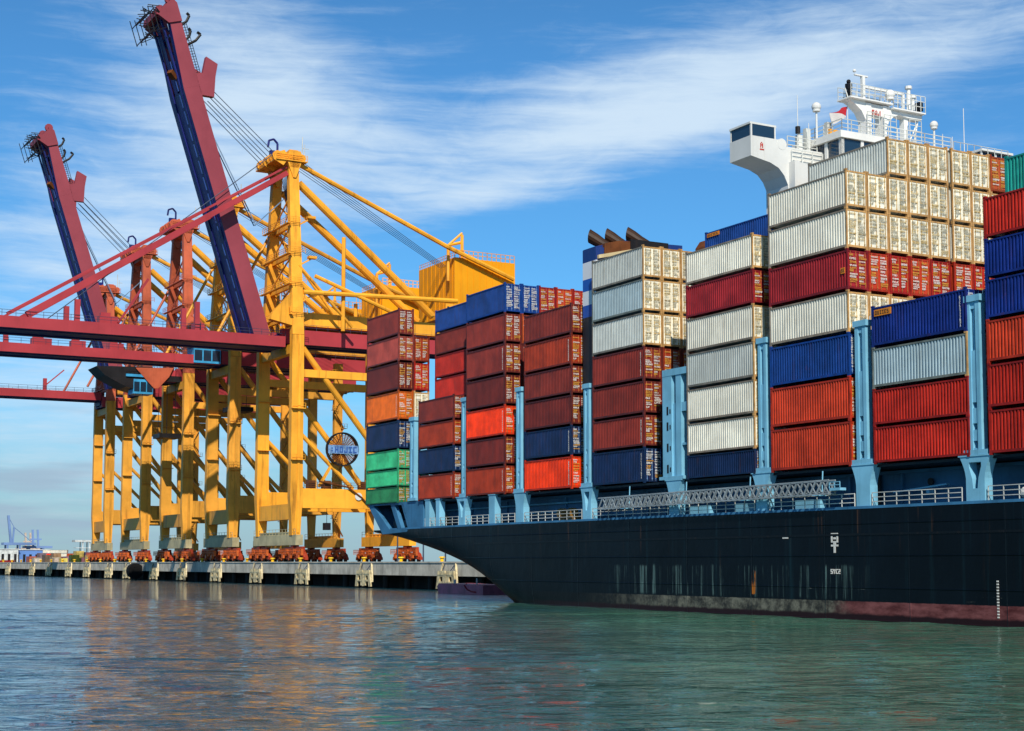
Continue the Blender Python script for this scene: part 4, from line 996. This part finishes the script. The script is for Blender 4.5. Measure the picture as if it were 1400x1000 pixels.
    # booms
    for bm_ in cfg['booms']:
        if bm_['kind'] == 'low':
            zb = bm_['z']; o, P, a, up, L = boomgirder(r, (NSEA-1.8, zb), (bm_['n1'], zb), bm_['u'][0], bm_['u'][1], bm_.get('depth', 2.9), MAR)
            if bm_.get('stay'):
                sn = bm_['stay']
                for uu, su in ((bm_['u'][0]+.7, pL), (bm_['u'][1]-.7, pR-1)):
                    m = MB()
                    m.beam((su, NSEA-1.2, zp-3.2), (uu, sn, zb+.5), .8, .95, 0, .9, 1.2); m.beam((su, NSEA-1.2, zp-1.9), (uu, sn-3.5, zb+.5), .5, .4)
                    mid = sn+(NSEA-sn)*.33; zmid = zb+.5+(zp-3.7-zb)*.33
                    m.build('forestay', MAR, r)
                m = MB()
                for k_ in range(3): m.tube((pL+k_, NSEA-3.2, zp+1), (bm_['u'][0]+1+k_, sn+4, zb+.3), .07, k=5)
                m.build('hoist_rope', ROPE, r)
                for nn, h in ((sn+8.5, 4.0), (sn+31, 5.4)):
                    for a_ in (bm_['u'][0]+.2, bm_['u'][1]-1.2):
                        m = MB(); m.box(a_, a_+1.0, nn, nn+.9, zb+.003, zb+h); m.build('boom_post', MAR, o)
                m = MB(); m.beam((bm_['u'][0]+.7, sn+16.5, zb+.2), (bm_['u'][0]+.7, sn+22, zb+9), .5, .4); m.build('stay_strut', MAR, o)
            for nn in bm_.get('posts', ()):
                m = MB(); m.box(bm_['u'][0]+.2, bm_['u'][0]+1.2, nn, nn+.9, zb+.003, zb+3.2); m.beam((bm_['u'][0]+.7, nn+.8, zb+1.5), (bm_['u'][0]+.7, nn+5.5, zb+5.8), .35, .3); m.build('boom_post', MAR, o)
            for nn, w_ in bm_.get('gear', ()):
                m = MB(); m.box(bm_['u'][0]+2, bm_['u'][0]+4, nn, nn+w_, zb-.4, zb+1.6); m.box(bm_['u'][0]+2.4, bm_['u'][0]+3.4, nn+.3, nn+w_*.6, zb+1.6, zb+2.3); m.build('sheave_box', MAR, o)
        else:
            p, q = bm_['foot'], bm_['tip']; o, P, a, up, L = boomgirder(r, p, q, bm_['u'][0], bm_['u'][1], bm_.get('depth', 3.5), MAR2, top='land', rail=False, taper=.62)
            ua, ub = bm_['u']
            def pt(uu, s_, d): c = P+a*s_+up*d; return (uu, c.y, c.z)
            # stay bracket on the top side
            for uu in (ua, ub-1.2):
                m = MB(); s0 = L*.775; pts = [P+a*(s0+s1)+up*d for s1, d in ((-1.2, -.1), (4.8, -.1), (4.6, 1.6), (7.2, 4.2), (4.2, 5.8), (.4, 2.4))]
                pts = [P+a*(s0+s1)+up*d for s1, d in ((-2.8, -.1), (1.2, -.1), (1.4, 1.4), (4.4, 3.0), (2.6, 4.9), (.2, 3.7), (-3.6, 2.3))]
                m.prism([(c.y, c.z) for c in pts], 'u', uu, uu+1.2); m.build('stay_bracket', MAR2, o)
            # ladder walkway on the top side, hooks and the boom head
            m = MB()
            for i in range(20):
                s_ = L*(.80+.008*i); m.beam(pt(ua+.3, s_, 0), pt(ua+.3, s_, 1.0), .08, .08)
            m.beam(pt(ua+.3, L*.80, 1.0), pt(ua+.3, L*.952, 1.0), .1, .1); m.beam(pt(ua+.3, L*.80, .5), pt(ua+.3, L*.952, .5), .1, .1)
            for s_, d in ((.885, 2.2), (.945, 1.4), (.90, 1.0)):
                m.path([pt(ua+.5, L*s_, 0), pt(ua+.5, L*s_+.6, d*.9), pt(ua+.5, L*s_+1.6, d*1.5), pt(ua+.5, L*s_+2.2, d*1.25)], .28)
            m.build('boom_hook', DRK, o)
            m = MB()
            c = L; 
            for uu in (ua-.3, ub-.7): m.prism([( (P+a*(c+s1)+up*d).y, (P+a*(c+s1)+up*d).z) for s1, d in ((-3, -2.6), (-3, .12), (.6, .12), (1.5, -.5), (1.0, -1.5), (.2, -3.0), (-1.2, -4.2))], 'u', uu, uu+1.0)
            m.beam(pt(ua, c-.5, -3.6), pt(ub, c-.5, -3.6), 1.4, 1.4); m.beam(pt(ua, c+1.2, -.6), pt(ub, c+1.2, -.6), .9, .9)
            m.tube(pt(ua+1, c+1.8, -.6), pt(ua+1.6, c+1.8, -.6), 1.0, k=10); m.tube(pt(ub-1.6, c+1.8, -.6), pt(ub-1, c+1.8, -.6), 1.0, k=10)
            m.build('boom_head', MAR2, o)
            m = MB(); rr = random.Random(5)
            for i in range(26):
                s_ = c-4.5+rr.random()*5.5; uu = ua+rr.random()*(ub-ua); d = -4.2-rr.random()*2.6
                m.beam(pt(uu, s_, -3.4), pt(uu+rr.uniform(-.6,.6), s_+rr.uniform(-1,1.6), d), .14, .14)
            for d in (-4.8, -5.8, -6.8): m.beam(pt(ua, c-3.2+(d+4.8)*.5, d), pt(ub, c-3.2+(d+4.8)*.5, d), .14, .14); m.beam(pt(ua, c+.2+(d+4.8)*.5, d), pt(ub, c+.2+(d+4.8)*.5, d), .14, .14); m.beam(pt(ua, c-4.4, d), pt(ua, c+.8, d), .14, .14); m.beam(pt(ub, c-4.4, d), pt(ub, c+.8, d), .14, .14)
            m.build('head_platform', DRK, o)
            # the trolley stop and the pale service walkway under the boom
            m = MB()
            for i in range(16):
                s_ = L*(.06+.05*i); m.beam(pt(ua+2.1, s_, -3.75), pt(ua+2.1, s_+2.6, -3.75), .35, .14)
            m.build('cable_tray', paint('tray_blue', '#2f4f94', amt=.3), o)
            m = MB(); m.beam(pt(ua+2.2, L*.80, -3.7), pt(ua+1.4, L*.82, -4.6), 1.1, .9); m.build('trolley_stop', BRN, o)
            # ropes to the pylon
            for k_ in range(6):
                m = MB(); bu = ua+.4+(ub-ua-.8)*k_/5
                m.tube(pt(bu, L*.775-(2.2 if k_ % 2 else 3.4), 3.4 if k_ % 2 else 2.2), (pL+(pR-pL)*k_/5, NSEA-3.2, zp+(1.05 if k_ % 2 else -.9)), .085, k=5); m.build('boom_rope', ROPE, r)
            m = MB()
            m.beam(pt(ua+1.2, L*.62, .2), (pL+1.5, NSEA-7, zp-14), .14, .2); m.beam(pt(ua+2.4, L*.62, .2), (pL+2.5, NSEA-7, zp-14), .14, .2); m.beam((pL+2, NSEA-7, zp-14), (pL+2, NSEA-1, zp-8), .2, .2)
            m.build('folded_stay', paint('stay_grey', '#6f86a0', amt=.2), r)
    # operator cab and trolley
    if cfg.get('cab'):
        n, z, w_ = cfg['cab']; m = MB(); a0 = uc-4.2
        m.box(a0, a0+4.6, n-w_/2, n+w_/2, z, z+3.4); m.box(a0+.4, a0+4.2, n-w_/2-.3, n+w_/2+.3, z+3.4, z+3.9); m.box(a0-.3, a0+5, n-w_*.9, n+w_*.9, z+3.9, z+4.5)
        cab = m.build('operator_cab', CABB, r)
        for f in (-.33, 0, .33):
            m = MB(); m.box(a0-.04, a0-.004, n+f*w_-w_*.14, n+f*w_+w_*.14, z+.5, z+2.8); m.build('window', GLS, cab)
        m = MB(); m.rail((a0-.3, n-w_*.9, z+4.5), (a0-.3, n+w_*.9, z+4.5), 1, .9, .07, 2); m.box(a0, a0+7, n+w_*.9, n+w_*.9+5, z+3.2, z+4.6)
        for dn in (0, 2, 4): m.tube((a0+3, n+w_+dn, z+3), (a0+3, n+w_+dn, z-9), .07, k=5)
        m.box(a0+.5, a0+6, n+w_-.4, n+w_+4.8, z-10, z-9)
        m.build('trolley', DRK, cab)
    if cfg.get('nose'):
        n, z = cfg['nose']; m = MB()
        m.prism([(n-6, z+1), (n+7, z+1.6), (n+10, z-1), (n+6, z-4.6), (n+1, z-3.4), (n-4, z-1)], 'u', uc-4.1, uc+4); m.build('girder_nose', DRK, r)
        m = MB(); m.prism([(n+3, z+1.1), (n+12, z+1.6), (n+11, z-.6), (n+8.4, z-3.5), (n+7.4, z-3.5), (n+5, z-1)], 'u', uc-4.6, uc-4.12); m.build('nose_bracket', ORA, r)
    return r
def L(s): return s
c1 = crane(dict(legs=(280, 299), uc=289.5, upper=YEL, low=YEL, zapex=84.5, zg=50.2, girder=(284, 291), house=(284.2, 301.5), floods=(.2, .42, .66), pyl=(280, 296.5, 283.5, 292.5), cross=True, ztop=48.5,
   label='nearest yellow gantry crane with a lowered maroon boom and a tall raised boom',
   booms=[dict(kind='low', u=(281.5, 291.5), z=48.3, depth=2.1, n1=40, stay=56.6, gear=((70, 3.5), (88, 2))), dict(kind='up', u=(286, 295.2), foot=(104.2, 49.2), tip=(84.2, 112.2), depth=3.3)]))
c2 = crane(dict(legs=(317, 332), uc=325, upper=YEL, zapex=83, zg=50.2, house=(321, 333), cab=(102.6, 47.3, 6.0),
   label='second yellow crane from the ship with a blue cab under its lowered boom', booms=[dict(kind='low', u=(321, 329.8), z=49, depth=1.9, n1=46, posts=(60, ), gear=((66, 4), (74, 3), (82, 3)))]))
c3 = crane(dict(legs=(350, 367), uc=358.5, upper=ORA, zapex=84.5, zg=50, house=(354, 366), cab=(98, 43.6, 4.6), nose=(93, 48.5),
   label='middle crane with an orange pylon, its short dark girder end just above the quay', booms=[dict(kind='low', u=(354.5, 362.3), z=49.6, n1=92)]))
c4 = crane(dict(legs=(385, 403), uc=394, upper=ORA, zapex=84.5, zg=50, house=(390, 402),
   label='fourth crane from the ship, its maroon boom raised high at the left', booms=[dict(kind='up', u=(389, 398.5), foot=(103.5, 50), tip=(83.6, 112.5), depth=3.4)]))
c5 = crane(dict(legs=(421, 434), uc=428, upper=ORA, zapex=80, zg=50, house=(424, 436),
   label='farthest crane, at the left end of the row, with the lowest maroon boom', booms=[dict(kind='low', u=(424, 431.8), z=51, n1=56, posts=(90,), depth=2.1)]))
# cable reel of the nearest crane, on the portal beam
m = MB(); u, n, z, R_ = 279.0, 116.8, 26.4, 3.35
k = 28
for t_ in (R_, R_*.93):
    pass
def ringd(m, r0, r1, ua, ub, mi=0):
    b = len(m.v)
    for i in range(k):
        t = 2*math.pi*i/k
        for rr, uu in ((r0, ua), (r1, ua), (r1, ub), (r0, ub)): m.v.append((uu, n+rr*math.cos(t), z+rr*math.sin(t)))
    for i in range(k):
        j = (i+1) % k
        for s_ in range(4): m.face((b+4*i+s_, b+4*j+s_, b+4*j+(s_+1)%4, b+4*i+(s_+1)%4), mi)
ringd(m, R_*.92, R_, u-.5, u+.5)
for i in range(14):
    t = math.pi*i/14; m.beam((u, n-R_*.95*math.cos(t), z-R_*.95*math.sin(t)), (u, n+R_*.95*math.cos(t), z+R_*.95*math.sin(t)), .12, .12)
m.tube((u-.6, n, z), (u+1.2, n, z), .5, k=12)
reel = m.build('cable_reel', DRK, c1)
m = MB()
for i in range(8): ringd(m, .6+i*.3, .6+i*.3+.11, u-.3+.012*i, u-.1)
m.build('cable_coil', paint('cable_orange', '#8a4a1e', dirt='#3a1c0c', amt=.6, rust=.4, scale=.8), reel)
m = MB(); m.box(u-.62, u-.54, n-R_*.95, n+R_*.95, z-.9, z+.75); m.build('reel_sign', paint('sign_pale_blue', '#6f93bd', amt=.5, vary=.2, scale=1), reel)
m = MB(); word(m, ':HOJIC', (u-.622, n-2.75, z-.7), (0,1,0), (0,0,1), 1.2, .05); m.build('reel_lettering', INKB, reel)
m = MB(); m.beam((u+.9, n-4.5, 19), (u+.9, n, z), .5, .5); m.beam((u+.9, n+4.5, 19), (u+.9, n, z), .5, .5); m.build('reel_stand', YEL, reel)
m = MB()
m.rail((279.2, 109, 18.65), (279.2, 130, 18.65), 1.2, 1.4, .08, 3); m.path([(279, 112, 20), (279, 118, 19), (279, 121, 17), (279, 122.5, 15.5)], .18)
for nn in (110, 113.2, 121, 126): m.box(279.5, 281, nn, nn+1.5, 18.61, 20.2)
m.build('portal_machinery', BRN, c1)
m = MB(); m.tube((279.05, 120.4, 17.2), (279.2, 120.4, 17.2), .75, k=16); m.build('round_mirror', WHT, c1)
# hanging hoist block and gear under the portal of the nearest crane
m = MB(); m.tube((281, 114.5, 14.8), (281, 114.5, 12), .06, k=5); m.box(280.4, 281.6, 113.9, 115.1, 10.6, 12); m.build('hoist_block', DRK, c1)
# gusset where the boom meets the near leg
m = MB(); m.prism([(101.8, 51.2), (102.4, 52.6), (106.28, 56.8), (106.28, 50.3)], 'u', 279.6, 281.2); m.build('gusset_plate', YEL, c1)

# ------------------------------------------------------------------ far port beyond the end of the quay
HZ = paint('far_shed_white', '#c9ccc8', amt=.2); FBL = paint('far_crane_hazed_blue', '#6c86b0', amt=.2, scale=.02); FPK = paint('far_pale', '#b8a898', amt=.2)  # far crane blue is paled: distance haze put into the colour
def far(px, dist): # a point at a bearing and range
    x = (px-700)/2100*dist; y = dist
    return (x*D[0]+y*D[1], x*N[0]+y*N[1])
def unit(px, dist): u, n = far(px, dist); return u, n
m = MB()
a = [far(-260, 1500), far(165, 1500), far(165, 3400), far(-260, 3400)]
m.prism(a, 'z', -4, 3.2); tag(m.build('far_shore', CON), kind='structure')
def fbox(m, u, n, w, dpt, z0, z1, dx=0, mi=0): m.box(u-dpt/2, u+dpt/2, n+dx-w/2, n+dx+w/2, z0, z1, mi)
# the far blue crane and the blocks behind
u, n = far(19, 1560); r = thing('distant_crane', (u, n, 3.2), 'tiny far blue crane with a raised boom at the left edge', 'crane')
m = MB(); m.beam((u, n-1.5, 22), (u, n-5, 52), 3, 2.2); m.build('boom', FBL, r)
m = MB()
for dn in (-6, 6):
    for du in (-6, 6): m.box(u+du-.8, u+du+.8, n+dn-.8, n+dn+.8, 3.2, 24)
m.build('leg', FBL, r)
m = MB(); m.box(u-7, u+7, n-10, n+22, 22, 24.5); m.beam((u, n, 24), (u, n+1, 40), 1.6, 1.6); m.tube((u, n+1, 40), (u, n-4.6, 50), .35, k=5); m.tube((u, n+1, 40), (u, n+20, 24.5), .35, k=5); m.build('girder', FBL, r)
def fcrane(px, dist, h, lab, mat):
    u, n = far(px, dist); r = thing('distant_crane', (u, n, 3.2), lab, 'crane')
    m = MB()
    for dn in (-7, 7):
        for du in (-5, 5): m.box(u+du-.9, u+du+.9, n+dn-.9, n+dn+.9, 3.2, h*.55)
    m.build('leg', mat, r)
    m = MB(); m.box(u-6, u+6, n-12, n+16, h*.5, h*.56); m.box(u-6, u+6, n-7, n+7, h*.25, h*.29); m.build('girder', mat, r)
    m = MB(); m.beam((u, n-2, h*.55), (u, n-3, h), 1.8, 1.8); m.beam((u, n+3, h*.55), (u, n+2, h), 1.8, 1.8); m.box(u-1, u+1, n-5, n+6, h*.72, h*.76); m.build('tower', mat, r)
fcrane(50, 1580, 38, 'far pale blue twin tower crane behind the blue shed', FBL); fcrane(40, 1640, 36, 'far beige crane standing between the blue ones', FPK)
def shed(px, dist, w, dpt, h, lab, mat, roof):
    u, n = far(px, dist); r = thing('port_shed', (u, n, 3.2), lab, 'shed')
    m = MB(); fbox(m, u, n, w, dpt, 3.2, 3.2+h); m.build('wall', mat, r)
    m = MB(); fbox(m, u, n, w+1.5, dpt+1.5, 3.2+h, 3.9+h); m.build('roof', roof, r)
    m = MB()
    for i in range(int(w/6)): m.box(u-dpt/2-.06, u-dpt/2-.005, n-w/2+2+i*6, n-w/2+4.5+i*6, 4, 3+h*.7); m.box(u-dpt/2+1+i, u-dpt/2+1.6+i, n-w/2-.06, n-w/2-.005, 5, 3+h*.6)
    m.build('door', DRK, r)
shed(4, 1520, 30, 12, 14, 'long low white shed at the far left edge', HZ, HZ); shed(36, 1535, 46, 12, 13.5, 'far blue shed under the distant cranes', paint('far_shed_hazed_blue', '#5b7fb8', amt=.2, scale=.02), HZ)  # shed blue with the distance haze mixed into the paint
shed(-20, 1510, 20, 10, 12, 'white shed cut by the left edge of the far port', HZ, HZ)
# white open canopy just left of the cranes
u, n = far(124, 1150); r = thing('white_canopy', (u, n, 3.2), 'white open canopy on posts left of the farthest crane leg', 'canopy')
m = MB(); fbox(m, u, n, 24, 10, 19.5, 21); m.build('roof', HZ, r)
for dn in (-6, -1, 4, 9):
    m = MB()
    for du in (-4, 4): m.box(u+du-.4, u+du+.4, n+dn-.4, n+dn+.4, 3.2, 19.5)
    m.build('post', HZ, r)
m = MB(); fbox(m, u, n, 22, 9, 10, 10.6); fbox(m, u, n, 22, 9, 15, 15.4); m.build('floor', HZ, r)
m = MB(); fbox(m, u, n, 60, 40, -4, 3.2); tag(m.build('far_pier', CON), kind='structure')
# boxes stacked in the far yard
YARD = [(64, ['red','white','ored','cream']), (75, ['rust','crim','red','white']), (86, ['blue','maroon','cream','white']), (97, ['royal','blue','tan']), (108, ['blue','navy','maroon']), (119, ['royal','tan','dmaroon'])]
COLN = ['first', 'second', 'third', 'fourth', 'fifth', 'sixth']; TIERN = ['bottom', 'second', 'third', 'top']
def yardbox(px, dist, z, c, lab):
    u, n = far(px, dist); o = container(u, n, z, 12.2, 2.6, c, lab, 'containers in the far yard')
    o.rotation_euler = (0, 0, ANG+math.radians(62)); o.scale = (8.2/CL, 2, 3.4/CH); return o
for i, (px, cs) in enumerate(YARD):
    for t, c in enumerate(cs): yardbox(px, 1510, 3.2+t*3.42, c, f"tiny {COL[c][4]} container, {TIERN[t]} tier, {COLN[i]} column right of the far blue shed")
for i, (px, c, wd) in enumerate(((3, 'red', 'first'), (13, 'crim', 'second'))):
    yardbox(px, 1420, 3.2, c, f"tiny {COL[c][4]} container low before the white shed, {wd} from the left edge")
m = MB()
a = [far(-30, 1405), far(30, 1405), far(30, 1440), far(-30, 1440)]; m.prism(a, 'z', -4, 3.199); tag(m.build('far_pier', CON), kind='structure')

# ------------------------------------------------------------------ water
WAT, nt, b = new_mat('harbour_water')
co = coords(nt, 'Object')
b.inputs['Roughness'].default_value = .05; b.inputs['IOR'].default_value = 1.33
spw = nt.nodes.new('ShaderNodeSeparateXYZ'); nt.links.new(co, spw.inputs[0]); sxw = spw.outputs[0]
c = mixc(nt, ramp(nt, M(nt, 'MULTIPLY_ADD', noise(nt, mapped(nt, co, (.012, .03, 1)), 1, 4, .6), .8, M(nt, 'MULTIPLY', sxw, .022)), .1, .72), WATER_A, WATER_B)  # blue to green along x: differing sky and hull reflections put into colour
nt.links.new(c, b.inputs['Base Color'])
def wave(scale, rot, sc, dist=.5, det=3):
    return noise(nt, mapped(nt, co, scale, rot=(0,0,math.radians(rot))), sc, det, .55, dist)
h = M(nt, 'MULTIPLY', wave((.22,.50,1), 8, 1.0, .9, 4), WAVES[0])
h = M(nt, 'MULTIPLY_ADD', wave((.8,1.7,1), -14, 1.0, .8, 4), WAVES[1], h)
h = M(nt, 'MULTIPLY_ADD', wave((.05,.13,1), 14, 1.0, .3, 2), WAVES[2], h)
gust = ramp(nt, noise(nt, mapped(nt, co, (.011,.03,1), (4,2,0)), 1, 3, .5), .3, .7)
h = M(nt, 'MULTIPLY', h, M(nt, 'MULTIPLY_ADD', gust, .7, .55))
bp_ = nt.nodes.new('ShaderNodeBump'); bp_.inputs['Strength'].default_value = 1; bp_.inputs['Distance'].default_value = 1
nt.links.new(h, bp_.inputs['Height']); nt.links.new(bp_.outputs[0], b.inputs['Normal'])
from mathutils import noise as mn
def swell(x, y):
    # wind chop running across the basin: short crested wavelets on a longer ripple
    a = mn.noise(Vector((x*.17+y*.05, y*.66-x*.05, 1.7)))*.10
    b_ = mn.noise(Vector((x*.48-y*.12, y*1.55+x*.06, 5.1)))*.046
    c_ = mn.noise(Vector((x*.09, y*.2, 9.3)))*.10
    g_ = .75+.7*mn.noise(Vector((x*.018, y*.04, 3.3)))
    return (a + b_ + c_ - .5*abs(mn.noise(Vector((x*.45+3, y*.8, 2.2))))*.12)*max(.25, g_)
S_ = 14000; me = bpy.data.meshes.new('water'); vs = []; fs = []
d_, rows = 26.0, []
while d_ < 190: rows.append(d_); d_ += max(.10, d_*.0036)
T0, T1, NCOL = math.radians(-27), math.radians(27), 300
for d_ in rows:
    fade = min(1, (190-d_)/60, (d_-25.9)/3)
    for j in range(NCOL+1):
        t = T0+(T1-T0)*j/NCOL; x, y = d_*math.tan(t), d_; e_ = min(1, j/12, (NCOL-j)/12)
        vs.append((x, y, swell(x, y)*max(0, fade)*e_))
nr = len(rows)
for i in range(nr-1):
    for j in range(NCOL): k_ = i*(NCOL+1)+j; fs.append((k_, k_+1, k_+NCOL+2, k_+NCOL+1))
c0 = len(vs); a0, a1, b0, b1 = 0, NCOL, (nr-1)*(NCOL+1), nr*(NCOL+1)-1
vs += [(-S_,-S_,0),(S_,-S_,0),(S_,S_,0),(-S_,S_,0)]
fs += [tuple([c0, c0+1] + [j for j in range(a1, a0-1, -1)]), tuple([c0+1, c0+2] + [i*(NCOL+1)+NCOL for i in range(nr-1, -1, -1)]), tuple([c0+2, c0+3] + [j for j in range(b0, b1+1)]), tuple([c0+3, c0] + [i*(NCOL+1) for i in range(nr)])]
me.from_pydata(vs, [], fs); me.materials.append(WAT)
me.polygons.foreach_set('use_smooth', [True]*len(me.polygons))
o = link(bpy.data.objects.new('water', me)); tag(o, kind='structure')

# ------------------------------------------------------------------ sky and sun
wd = bpy.data.worlds.new('World'); SC.world = wd; wd.use_nodes = True; nt = wd.node_tree
bg = nt.nodes['Background']
lu, ln = .91, .415
lx, ly = lu*D[0]+ln*N[0], lu*D[1]+ln*N[1]      # the way the light travels
EL = math.radians(SUN_EL)
sky = nt.nodes.new('ShaderNodeTexSky'); sky.sky_type = 'NISHITA'; sky.sun_disc = False
sky.sun_elevation = EL; sky.sun_rotation = math.atan2(-lx, -ly); sky.altitude = 0; sky.air_density = 1.0; sky.dust_density = .6; sky.ozone_density = 3.0
g = coords(nt, 'Generated'); sp = nt.nodes.new('ShaderNodeSeparateXYZ'); nt.links.new(g, sp.inputs[0])
az = M(nt, 'ARCTAN2', sp.outputs[0], sp.outputs[1]); el = sp.outputs[2]
cb = nt.nodes.new('ShaderNodeCombineXYZ'); nt.links.new(az, cb.inputs[0]); nt.links.new(el, cb.inputs[1])
v = cb.outputs[0]
wn = noise(nt, mapped(nt, v, (5, 9, 1)), 1, 3, .5)
def warp(vec, amt):
    x = nt.nodes.new('ShaderNodeVectorMath'); x.operation = 'MULTIPLY_ADD'
    c3 = nt.nodes.new('ShaderNodeCombineXYZ'); nt.links.new(wn, c3.inputs[0]); nt.links.new(noise(nt, mapped(nt, v, (7, 5, 1), (3, 8, 0)), 1, 3, .5), c3.inputs[1])
    nt.links.new(c3.outputs[0], x.inputs[0]); x.inputs[1].default_value = (amt*3, amt, 0); nt.links.new(vec, x.inputs[2]); return x.outputs[0]
vw = warp(v, .02)
fine = noise(nt, mapped(nt, vw, (7, 85, 1), rot=(0,0,math.radians(-4))), 1, 8, .62, .3)
wide = noise(nt, mapped(nt, vw, (3.2, 13, 1), (2.3, .7, 0), rot=(0,0,math.radians(5))), 1, 6, .58, .2)
def blob(px, py, sx, sy, rot=0):
    a0 = math.atan((px-700)/2100); e0 = math.sin(math.atan((770-py)/2100)); r = math.radians(rot); cr, sr = math.cos(r), math.sin(r)
    da = M(nt, 'SUBTRACT', az, a0); de = M(nt, 'SUBTRACT', el, e0)
    x = M(nt, 'ADD', M(nt, 'MULTIPLY', da, cr*2100/sx), M(nt, 'MULTIPLY', de, sr*2100/sx))
    y = M(nt, 'ADD', M(nt, 'MULTIPLY', da, -sr*2100/sy), M(nt, 'MULTIPLY', de, cr*2100/sy))
    return M(nt, 'EXPONENT', M(nt, 'MULTIPLY', M(nt, 'ADD', M(nt, 'MULTIPLY', x, x), M(nt, 'MULTIPLY', y, y)), -1.0))
dens = None
for args, w_ in CLOUDS:
    x = M(nt, 'MULTIPLY', blob(*args), w_); dens = x if dens is None else M(nt, 'ADD', dens, x)
fib = noise(nt, mapped(nt, vw, (26, 90, 1), (5, 2, 0), rot=(0,0,math.radians(9))), 1, 8, .68, .6)
fine = M(nt, 'ADD', M(nt, 'MULTIPLY', fine, .68), M(nt, 'MULTIPLY', fib, .32))
d = M(nt, 'ADD', M(nt, 'ADD', M(nt, 'MULTIPLY', fine, 1.45), M(nt, 'MULTIPLY', wide, 1.0)), dens)
mask = M(nt, 'MULTIPLY', ramp(nt, d, 1.30, 2.30), ramp(nt, el, .55, .35))
low = ramp(nt, el, .13, 0.0)
skyc = mixc(nt, 1.0, sky.outputs[0], SKY_TINT, 'MULTIPLY')
skyc = mixc(nt, M(nt, 'MULTIPLY', low, .75), skyc, HORIZON)
cl = mixc(nt, low, CLOUD_HI, CLOUD_LO)
cc = mixc(nt, M(nt, 'MULTIPLY', mask, .9), skyc, cl)
grey = M(nt, 'MULTIPLY', ramp(nt, noise(nt, mapped(nt, vw, (5, 60, 1), (7, 3, 0)), 1, 4, .5), .5, .68), M(nt, 'MULTIPLY', blob(150, 680, 420, 110), .8))
cc = mixc(nt, grey, cc, CLOUD_GREY)
zen = M(nt, 'MULTIPLY_ADD', ramp(nt, el, .65, .3), .7, .3)
sc_ = nt.nodes.new('ShaderNodeVectorMath'); sc_.operation = 'SCALE'; nt.links.new(cc, sc_.inputs[0]); nt.links.new(zen, sc_.inputs['Scale'])
nt.links.new(sc_.outputs[0], bg.inputs['Color']); bg.inputs['Strength'].default_value = SKY_STR
sl = bpy.data.lights.new('sun', 'SUN'); sl.energy = SUN_STR; sl.angle = math.radians(.5); sl.color = (1, .93, .82)
so = link(bpy.data.objects.new('sun', sl)); so.location = (0, -50, 200)
so.rotation_euler = Vector((lx*math.cos(EL), ly*math.cos(EL), -math.sin(EL))).to_track_quat('-Z', 'Y').to_euler()

# ------------------------------------------------------------------ camera
cd = bpy.data.cameras.new('camera'); cam = link(bpy.data.objects.new('camera', cd)); SC.camera = cam
cam.location = (0, 0, EYE); cam.rotation_euler = (math.pi/2+PITCH, 0, 0)
cd.sensor_fit = 'HORIZONTAL'; cd.sensor_width = 36; cd.lens = 2100/1400*36
cd.shift_y = (769.5-2100*math.tan(PITCH)-500)/1400; cd.clip_start = 1; cd.clip_end = 30000
SC.view_settings.view_transform = 'Standard'; SC.view_settings.look = 'None'; SC.view_settings.exposure = EXPO; SC.view_settings.gamma = 1
SC.cycles.max_bounces = 6; SC.cycles.use_denoising = True
